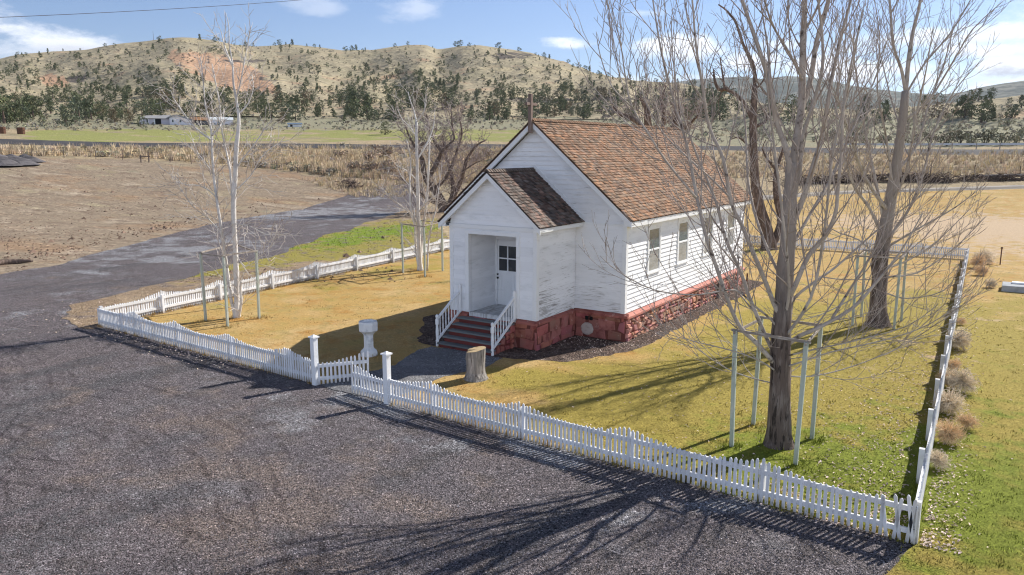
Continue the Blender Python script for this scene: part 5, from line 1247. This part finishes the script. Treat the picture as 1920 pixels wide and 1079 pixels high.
def brushpile(name, px_line, n, ln, label, hmax, mt, cat='brush pile'):
    mb = MB(); P_ = [G(*q) for q in px_line]
    for _ in range(n):
        i = R3.randrange(len(P_)-1); q = P_[i].lerp(P_[i+1], R3.random())+V((R3.gauss(0,.5), R3.gauss(0,.5), 0)); q.z = tz(q.x, q.y)+R3.random()**1.5*hmax
        a = R3.uniform(0, 6.28); dv = V((math.cos(a), math.sin(a), R3.gauss(.05,.3))).normalized()*ln*R3.uniform(.4, 1)
        mb.tube([q-dv/2, q+V((0,0,R3.gauss(0,.1))), q+dv/2], [R3.uniform(.02,.06), .04, .012], 4, R3.uniform(.6, 1.3), cap=False)
    tag(mb.build(name, mt), label, cat)
brushpile('brush_pile', [(1480,346),(1560,343),(1640,341),(1720,341),(1780,342)], 900, 2.4, 'long dark pile of cut branches beside the gravel track at right', .95, M['gnarl'])
brushpile('brush_pile', [(1800,340),(1860,339),(1930,338)], 260, 2.2, 'lower scattered branch pile at the right edge beyond the track', .7, M['gnarl'])
brushpile('brush_heap', [(648,352),(658,352),(664,356)], 90, 1.6, 'small dark heap of twigs on the dirt by the gravel road', .9, M['gnarl'])
pp = [G(1822,339), G(1870,338), G(1940,336)]; mb = MB(); mb.tube([q+V((0,0,.55)) for q in pp], [.13]*3, 8); tag(mb.build('pale_log', M['oldwood']), 'long pale pole lying on the branch pile at the right edge', 'pole')
# guard rail
gp = [G(x, y) for x, y in ((1560,281),(1640,282),(1740,282),(1830,282),(1920,282),(2020,282))]; root = empty('guardrail', gp[0], 'pale guardrail beside the road below the dark bank at right', 'guardrail'); inv = Matrix.Translation(-gp[0])
for a, b in zip(gp, gp[1:]):
    n = max(2, int((b-a).length/3.8))
    for i in range(n):
        q = a.lerp(b, i/n); q.z = tz(q.x, q.y); mb = MB(); mb.box(q.x-.08, q.x+.08, q.y-.08, q.y+.08, q.z-.2, q.z+1.25); o = mb.build('post', M['oldwood'], root); o.matrix_parent_inverse = inv
mb = MB(); z = V((0,0,1.05))
for a, b in zip(gp, gp[1:]): mb.bar(a+z, b+z, .09, .34)
o = mb.build('rail', M['steel'], root); o.matrix_parent_inverse = inv
# overhead cable
a = CAM+ray(-260,42)*55; b = CAM+ray(760,-18)*75; mb = MB(); pts = []
for i in range(41):
    t = i/40; q = a.lerp(b, t); q.z -= .55*4*t*(1-t)*.6; pts.append(q)
mb.tube(pts, [.017]*41, 5); tag(mb.build('overhead_cable', M['wire']), 'single dark overhead cable crossing the sky at upper left', 'cable')
p = None; yy = 72
while p is None: p = G(288, yy); yy += .5
mb = MB(); mb.tube([p-V((0,0,1)), p+V((0,0,7.5))], [.16,.08], 5); tag(mb.build('mast', M['post']), 'thin lone mast on the hill skyline at left', 'mast')
# ------------------------------------------------------------------ tumbleweeds along the right fence
def tumbleweed(px, py, r, mt, label, seed, c=1.0):
    p = G0(px, py); R2 = random.Random(seed); mb = MB()
    for _ in range(300):
        a = V((R2.gauss(0,1), R2.gauss(0,1), R2.gauss(0,.8))).normalized(); b = a.orthogonal().normalized(); b = Matrix.Rotation(R2.uniform(0,6.28), 3, a) @ b
        L = R2.uniform(.35, 1.08); pts = [a*L*.15, (a*L*.6+b*.16), a*L*(.85)+b*R2.uniform(.1,.5)]
        mb.tube(pts, [.020,.016,.008], 3, R2.uniform(.6,1.35)*c, cap=False)
        e = pts[-1]; f = pts[1]; mb.tube([f, f+(a+b*R2.uniform(-1,1)).normalized()*.3], [.014,.008], 3, R2.uniform(.7,1.4)*c, cap=False); mb.tube([e, e+(b-a*.4).normalized()*.22], [.014,.008], 3, R2.uniform(.7,1.4)*c, cap=False)
    o = mb.build('tumbleweed', mt); o.location = p+V((0,0,r*.62)); o.scale = (r*R2.uniform(.85,1.35), r*R2.uniform(.8,1.3), r*R2.uniform(.65,.95)); o.rotation_euler = (R2.gauss(0,.2),R2.gauss(0,.2),seed); tag(o, label, 'tumbleweed', 'tumbleweeds piled along the right fence')
for i, (x, y, r, mt, lb) in enumerate(((1776,832,.40,'tumble','rounded orange tan tumbleweed, lowest large one against the right fence'),(1812,806,.30,'tumble','small tan tumbleweed right of the orange tan one'),(1778,775,.42,'tumblepale','pale tangled tumbleweed just above the orange tan one'),(1800,735,.46,'tumblepale','largest pale grey tumbleweed halfway up the right fence'),(1776,728,.36,'tumble','brown tumbleweed tucked behind the largest pale one'),
    (1796,655,.50,'tumblepale','pale loose tumbleweed above the largest grey one'),(1786,695,.26,'tumble','small rusty tumbleweed between two pale ones on the fence'),(1800,610,.22,'tumble','reddish small tumbleweed near the middle of the right fence'),(1833,503,.58,'tumble','brown tumbleweed at the far right fence corner'),(1846,495,.55,'tumblepale','greyish tumbleweed outermost at the far fence corner'),(1840,517,.40,'tumble','small round tumbleweed on the grass below the corner pair'),(1857,540,.32,'tumblepale','flattened grey weed clump beside the concrete platform'),(1758,880,.30,'tumblepale','low pale tumbleweed nearest the leaning pickets'))):
    tumbleweed(x, y, r, M[mt], lb, i+3)
# ------------------------------------------------------------------ litter, grass and stones (uncountable)
R4 = random.Random(9)
def zattr(o, zf):
    at = o.data.attributes.new('zone', 'FLOAT_COLOR', 'POINT'); buf = []; last = None
    for i, v in enumerate(o.data.vertices):
        if i % 3 == 0: last = zf(v.co.x, v.co.y)
        buf += (*last, 1)
    at.data.foreach_set('color', buf)
gr = MB(); n = 0
church_poly = [(-6.7,-.2),(-5,-.2),(-5,-3.7),(-1.6,-3.7),(-1.6,-.2),(.3,-.2),(.3,12.3),(-6.7,12.3)]
for _ in range(170000):
    px = R4.uniform(180, 1930); py = 440+(R4.random()**.75)*650; p = G0(px, py)
    if not inpoly(p.x, p.y, lawn_out) or inpoly(p.x, p.y, mulch_out) or inpoly(p.x, p.y, path_out): continue
    d = (p-CAM).length; a = R4.uniform(0, 6.28); le = R4.uniform(.03, .07); h = le*R4.uniform(.2, .45); w_ = R4.uniform(.005, .010)*(d/16)
    e = V((math.cos(a), math.sin(a), 0)); q = V((p.x, p.y, .007)); gr.v += [q-e*w_, q+e*w_, q+V((-e.y*le, e.x*le, h))]; gr.f.append((n, n+1, n+2)); gr.c.append(R4.uniform(.72, 1.22)); gr.mi.append(0); n += 3
def tuft(x, y, k_=9, hh=.10, sp=.05):
    global n
    for _ in range(k_):
        a = R4.uniform(0, 6.28); e = V((math.cos(a), math.sin(a), 0)); q = V((x+R4.gauss(0,sp), y+R4.gauss(0,sp), .006)); h = hh*R4.uniform(.5, 1.2); le = h*R4.uniform(.1, .7); w_ = R4.uniform(.005, .009)
        gr.v += [q-e*w_, q+e*w_, q+V((-e.y*le, e.x*le, h))]; gr.f.append((n, n+1, n+2)); gr.c.append(R4.uniform(.6, 1.25)); gr.mi.append(0); n += 3
for a_, b_, m_ in ((FL0, FL1, 260), (FR0, FR1, 300), (FL0, FLEFT, 420), (FR1, FBACK, 420)):     # longer grass the mower misses along the fences
    for _ in range(m_):
        q = a_.lerp(b_, R4.random()); nx = V((-(b_-a_).y, (b_-a_).x, 0)).normalized(); q = q+nx*R4.gauss(.07 if a_ is not FL0 or b_ is FL1 else -.07, .06); tuft(q.x, q.y, 8, .12, .04)
for q in [G0(1460,835), G0(1645,611), G0(443,596), G0(788,508), sp] + [G0(x, y) for x, y in ((1372,838),(1412,797),(1522,824),(1491,872),(1598,612),(1676,618),(386,603),(427,613),(486,598),(756,512),(797,520),(692,667))]:
    for _ in range(26): tuft(q.x+R4.gauss(0,.22), q.y+R4.gauss(0,.22), 7, .09, .05)
for _ in range(2600):      # scattered clumps in the turf
    px = R4.uniform(180, 1930); py = 450+(R4.random()**.75)*620; p = G0(px, py)
    if inpoly(p.x, p.y, lawn_out) and not inpoly(p.x, p.y, mulch_out) and not inpoly(p.x, p.y, path_out): tuft(p.x, p.y, 10, .045, .06)
o = gr.build('lawn_grass', M['blade']); tag(o, kind='stuff'); zattr(o, lawn_zone)
gv = MB(); n = 0
for _ in range(34000):
    px = R4.uniform(120, 860); py = R4.uniform(390, 622); p = G0(px, py)
    if not inpoly(p.x, p.y, verge_out): continue
    g2 = vg2(p.x, p.y); d = (p-CAM).length
    if R4.random() > .25+g2: continue
    a = R4.uniform(0, 6.28); h = R4.uniform(.025, .06)*(1+.6*g2); w_ = .009*(d/25); le = R4.uniform(.2, 1.0)*h; e = V((math.cos(a), math.sin(a), 0)); q = V((p.x, p.y, .01))
    gv.v += [q-e*w_, q+e*w_, q+V((-e.y*le, e.x*le, h))]; gv.f.append((n, n+1, n+2)); gv.c.append(1.0); gv.mi.append(0); n += 3
o = gv.build('verge_grass', M['verge']); tag(o, kind='stuff'); zattr(o, lambda x, y: (vg(x, y), vg2(x, y), 0))
def stone(mb, p, r, c, R):
    b = len(mb.v); s = [(1,0,0),(0,1,0),(-1,0,0),(0,-1,0),(0,0,1)]; rot = R.uniform(0, 6.28); cr, sr = math.cos(rot), math.sin(rot)
    for x, y, z in s:
        x, y = x*cr-y*sr, x*sr+y*cr; k_ = r*R.uniform(.6, 1.3); mb.v.append(V((p.x+x*k_, p.y+y*k_, p.z+(z*.75-.1)*k_)))
    for i in range(4): mb.face((b+i, b+(i+1) % 4, b+4), c)
ps = MB()
for _ in range(52000):
    px = R4.uniform(-10, 1720); py = 480+R4.random()**.8*610; p = G0(px, py)
    if not inpoly(p.x, p.y, lot_out) or inpoly(p.x, p.y, lawn_out) or inpoly(p.x, p.y, verge_out): continue
    d = (p-CAM).length; r = R4.uniform(.007, .017)*(1+d/45); k_ = R4.random(); c = R4.uniform(.45, 1.15) if k_ < .84 else R4.uniform(1.3, 2.6)
    c = (c*1.12, c*.95, c*.93) if R4.random() < .3 else c
    stone(ps, p+V((0,0,.004)), r, c, R4)
for _ in range(2600):
    p = V((R4.uniform(-4.7,-1.9), R4.uniform(-8.6,-3.7), .02))
    if inpoly(p.x, p.y, path_out): stone(ps, p, R4.uniform(.008,.016), R4.uniform(.6, 2.0), R4)
tag(ps.build('gravel_stones', M['pebble']), kind='stuff')
cl_ = MB()
for _ in range(6500):
    px = R4.uniform(-10, 760); py = 300+R4.random()*230; p = G(px, py)
    if p is None or py < table(DIRT, px)+2 or inpoly(p.x, p.y, lot_out): continue
    if noise.noise(V((p.x*.12, p.y*.12, 4))) < -.08+R4.gauss(0,.2): continue
    stone(cl_, p, R4.uniform(.03,.10)*(1+(R4.random() < .06)*1.8), R4.uniform(.45, 1.9), R4)
for _ in range(420):       # clods turned up along the road edge
    t = R4.random(); px = lerp(0, 520, t); p = G(px, lerp(500, 385, t)-abs(R4.gauss(0,10)))
    stone(cl_, p, R4.uniform(.04,.14), R4.uniform(.5, 1.5), R4)
tag(cl_.build('field_clods', M['clod']), kind='stuff')
lf = MB()
def leaf(p, s):
    a = R4.uniform(0, 6.28); e = V((math.cos(a), math.sin(a), R4.gauss(0,.25))).normalized()*s; f = V((-math.sin(a), math.cos(a), R4.gauss(0,.3))).normalized()*s*.6
    k_ = R4.uniform(.55, 1.5); c = (k_, k_*R4.uniform(.88,1.0), k_*R4.uniform(.8,1.05)); b = len(lf.v)
    lf.v += [p-e, p-f*.8+V((0,0,s*.3)), p+e, p+f+V((0,0,s*.25))]; lf.face((b, b+1, b+2), c); lf.face((b, b+2, b+3), c)
def leaves(n, px, py, s, z=.025, inside=None):
    for _ in range(n):
        x, y = px(), py(); p = G0(x, y)
        if inside and not inside(p.x, p.y): continue
        leaf(p+V((0,0,z+.02*R4.random())), R4.uniform(.6,1.3)*s)
# along both sides of the right fence, thick at the near corner
for _ in range(4200):
    t = R4.random()**1.5; p = FR1.lerp(FBACK, t)+V((-abs(R4.gauss(0,1.0))-.25, 0, 0)) if R4.random() < .6 else FR1.lerp(FBACK, t)+V((abs(R4.gauss(0,.28))+.1, 0, 0)); leaf(p+V((0,0,.03)), R4.uniform(.02,.042))
for _ in range(500):
    t = R4.random(); p = FR1.lerp(FR0, t*.25)+V((0, abs(R4.gauss(0,.6))+.15, 0)); leaf(p+V((0,0,.03)), R4.uniform(.018,.035))
for _ in range(1500):
    p = V((R4.gauss(5.5,2.6), R4.gauss(-3,5), .03)); 
    if inpoly(p.x, p.y, lawn_out) and not inpoly(p.x, p.y, mulch_out) and p.x < 8.9: leaf(p, R4.uniform(.016,.032))
for _ in range(420): leaf(FL0.lerp(FL1, R4.uniform(.12,.75))+V((0, -abs(R4.gauss(0,.35))-.1, .03)), R4.uniform(.02,.04))
for _ in range(260): leaf(G0(150,590)+V((R4.gauss(0,1.6), R4.gauss(0,1.6), .03)), R4.uniform(.02,.045))
for _ in range(300): leaf(V((R4.uniform(9.2,20), R4.uniform(-12,30), .03)), R4.uniform(.02,.04))
leaves(250, lambda: R4.uniform(600, 860), lambda: R4.uniform(400, 480), .03, inside=lambda x, y: inpoly(x, y, verge_out))
for _ in range(700): leaf(V((R4.uniform(.1,.85), R4.uniform(-1,12.5), .03)) if R4.random() < .6 else V((R4.uniform(-1.6,.3), -.2-abs(R4.gauss(0,.9)), .03)), R4.uniform(.015,.035))
tag(lf.build('fallen_leaves', M['leaf']), kind='stuff')
# ------------------------------------------------------------------ light and sky
SUN_AZ, SUN_EL = math.atan2(.34, .94), math.radians(36)
sd = V((math.sin(SUN_AZ)*math.cos(SUN_EL), math.cos(SUN_AZ)*math.cos(SUN_EL), math.sin(SUN_EL)))
sl = bpy.data.lights.new('sun', 'SUN'); sl.energy = 4.8; sl.angle = math.radians(.5); sl.color = (1, .95, .87)
so = bpy.data.objects.new('sun', sl); col.objects.link(so); so.rotation_mode = 'QUATERNION'; so.rotation_quaternion = (-sd).to_track_quat('-Z', 'Y')
w = bpy.data.worlds.new('World'); sc.world = w; w.use_nodes = True; nt = NT(w.node_tree); nt.n.clear()
wo = nt.new('ShaderNodeOutputWorld'); bg = nt.new('ShaderNodeBackground'); nt.l.new(bg.outputs[0], wo.inputs[0]); bg.inputs[1].default_value = .15
sky = nt.new('ShaderNodeTexSky', sky_type='NISHITA'); sky.sun_disc = False; sky.sun_elevation = SUN_EL; sky.sun_rotation = SUN_AZ
sky.air_density = 1.0; sky.dust_density = .4; sky.ozone_density = 1.5; sky.altitude = 700
dirv = nt.new('ShaderNodeTexCoord').outputs['Generated']
def vmath(op, a, b=None):
    nd = nt.new('ShaderNodeVectorMath', operation=op); nt.put(nd.inputs[0], a)
    if b is not None: nt.put(nd.inputs[1], b)
    return nd
mp = nt.new('ShaderNodeMapping'); mp.inputs['Scale'].default_value = (1, 1, 2.6); nt.l.new(dirv, mp.inputs[0])
wn = nt.math('SUBTRACT', nt.noise(mp.outputs[0], 11, 6, .66), .5)
mask = None; shade = None
# (pixel centre, half width, half height, density) of each cloud, fixed in the sky by direction
CL = [(60,74,150,28,1.0,.35),(0,92,120,24,.8,.4),(-120,60,160,45,.8,.3),(170,92,80,14,.4,.2),(610,12,70,18,.3,.1),(760,18,70,22,.38,.1),(1052,80,62,13,.95,.05),(1275,92,90,28,1.0,.25),(1210,25,60,10,.5,.1),
      (1420,118,80,22,.9,.2),(1530,125,100,26,1,.2),(1640,134,110,22,1,.3),(1740,140,90,26,1,.3),(1710,72,70,15,.8,.15),(1480,82,60,12,.7,.1),(1600,92,70,13,.7,.15),(1630,85,70,20,.6,.1),(1895,122,75,24,1.0,.7),(1880,95,60,14,1,.2),(1905,60,80,22,1.0,.15),(1800,95,50,16,.8,.2),(1170,150,90,12,.5,.1),(1350,146,120,9,.6,.2),(2050,60,160,60,1,.4),(2150,150,250,50,1,.4)]
for px, py, hw_, hh_, dn, dk in CL: 
    d0 = ray(px, py); rt = d0.cross(V((0,0,1))).normalized(); up_ = rt.cross(d0)
    a = nt.math('MULTIPLY', vmath('DOT_PRODUCT', dirv, tuple(rt)).outputs['Value'], F/hw_)
    b = nt.math('MULTIPLY', vmath('DOT_PRODUCT', dirv, tuple(up_)).outputs['Value'], F/hh_)
    fr = nt.math('GREATER_THAN', vmath('DOT_PRODUCT', dirv, tuple(d0)).outputs['Value'], .5)
    q = nt.math('ADD', nt.math('POWER', nt.math('ABSOLUTE', a), 2.0), nt.math('POWER', nt.math('ABSOLUTE', b), 2.0))
    mk = nt.math('MULTIPLY', nt.math('MULTIPLY', nt.step(nt.math('ADD', nt.math('SUBTRACT', 1.0, q), nt.math('MULTIPLY', wn, 4.2)), -.05, 1.35), fr), dn)
    s_ = nt.math('MULTIPLY', nt.math('MULTIPLY', mk, nt.step(nt.math('SUBTRACT', nt.math('MULTIPLY', wn, 2.5), b), -.1, .9)), dk*1.6)
    mask = mk if mask is None else nt.math('MAXIMUM', mask, mk)
    shade = s_ if shade is None else nt.math('MAXIMUM', shade, s_)
# unseen clouds added as fill light: bright low bank behind the camera, few overhead
sepd = nt.new('ShaderNodeSeparateXYZ'); nt.l.new(dirv, sepd.inputs[0])
back = vmath('DOT_PRODUCT', dirv, tuple(-HFW)).outputs['Value']
bank = nt.math('MULTIPLY', nt.step(back, .1, .45), nt.math('MULTIPLY', nt.step(sepd.outputs[2], .0, .05), nt.math('SUBTRACT', 1.0, nt.step(sepd.outputs[2], .32, .48))))
bank = nt.math('MULTIPLY', bank, nt.math('ADD', .55, nt.math('MULTIPLY', nt.step(nt.noise(dirv, 3.5, 4, .6), .4, .6), .45)))
over = nt.math('MULTIPLY', nt.step(sepd.outputs[2], .45, .6), nt.math('MULTIPLY', nt.step(nt.noise(dirv, 2.6, 4, .6), .56, .72), .3))
cc = nt.mix(shade, (5.6, 5.75, 6.1), (2.7, 2.9, 3.4))
sz = nt.new('ShaderNodeSeparateXYZ'); nt.l.new(dirv, sz.inputs[0])
skyc = nt.mix(1.0, sky.outputs[0], nt.mix(nt.step(sz.outputs[2], .3, .8), (.42,.46,.57), (.11,.125,.165)), 'MULTIPLY')  # sky dimmed towards the zenith to deepen ground shadows
fin = nt.mix(over, nt.mix(mask, skyc, cc), (4.5, 4.7, 5.1))
nt.l.new(nt.mix(bank, fin, (7.8, 9.1, 11.4)), bg.inputs[0])
sc.view_settings.view_transform = 'Standard'; sc.view_settings.look = 'None'; sc.view_settings.exposure = .60; sc.view_settings.gamma = 1
sc.cycles.max_bounces = 6; sc.cycles.use_denoising = True
w.cycles.sampling_method = 'MANUAL'; w.cycles.sample_map_resolution = 512
sc.cycles.use_denoising = True; sc.cycles.filter_width = 1.15
# ------------------------------------------------------------------ haze over the whole valley
mb = MB(); mb.box(-5600, 5600, -5600, 5600, -32, 620); hz_ = mb.build('haze', []); tag(hz_, kind='stuff')
hm = bpy.data.materials.new('valley_haze'); hm.use_nodes = True; nt = NT(hm.node_tree); nt.n.clear()
ho = nt.new('ShaderNodeOutputMaterial'); pv = nt.new('ShaderNodeVolumePrincipled'); nt.l.new(pv.outputs[0], ho.inputs['Volume'])
pv.inputs['Color'].default_value = (.72, .80, .95, 1); pv.inputs['Density'].default_value = 6.0e-5; pv.inputs['Anisotropy'].default_value = .3
hz_.data.materials.clear(); hz_.data.materials.append(hm)
sc.cycles.volume_bounces = 0
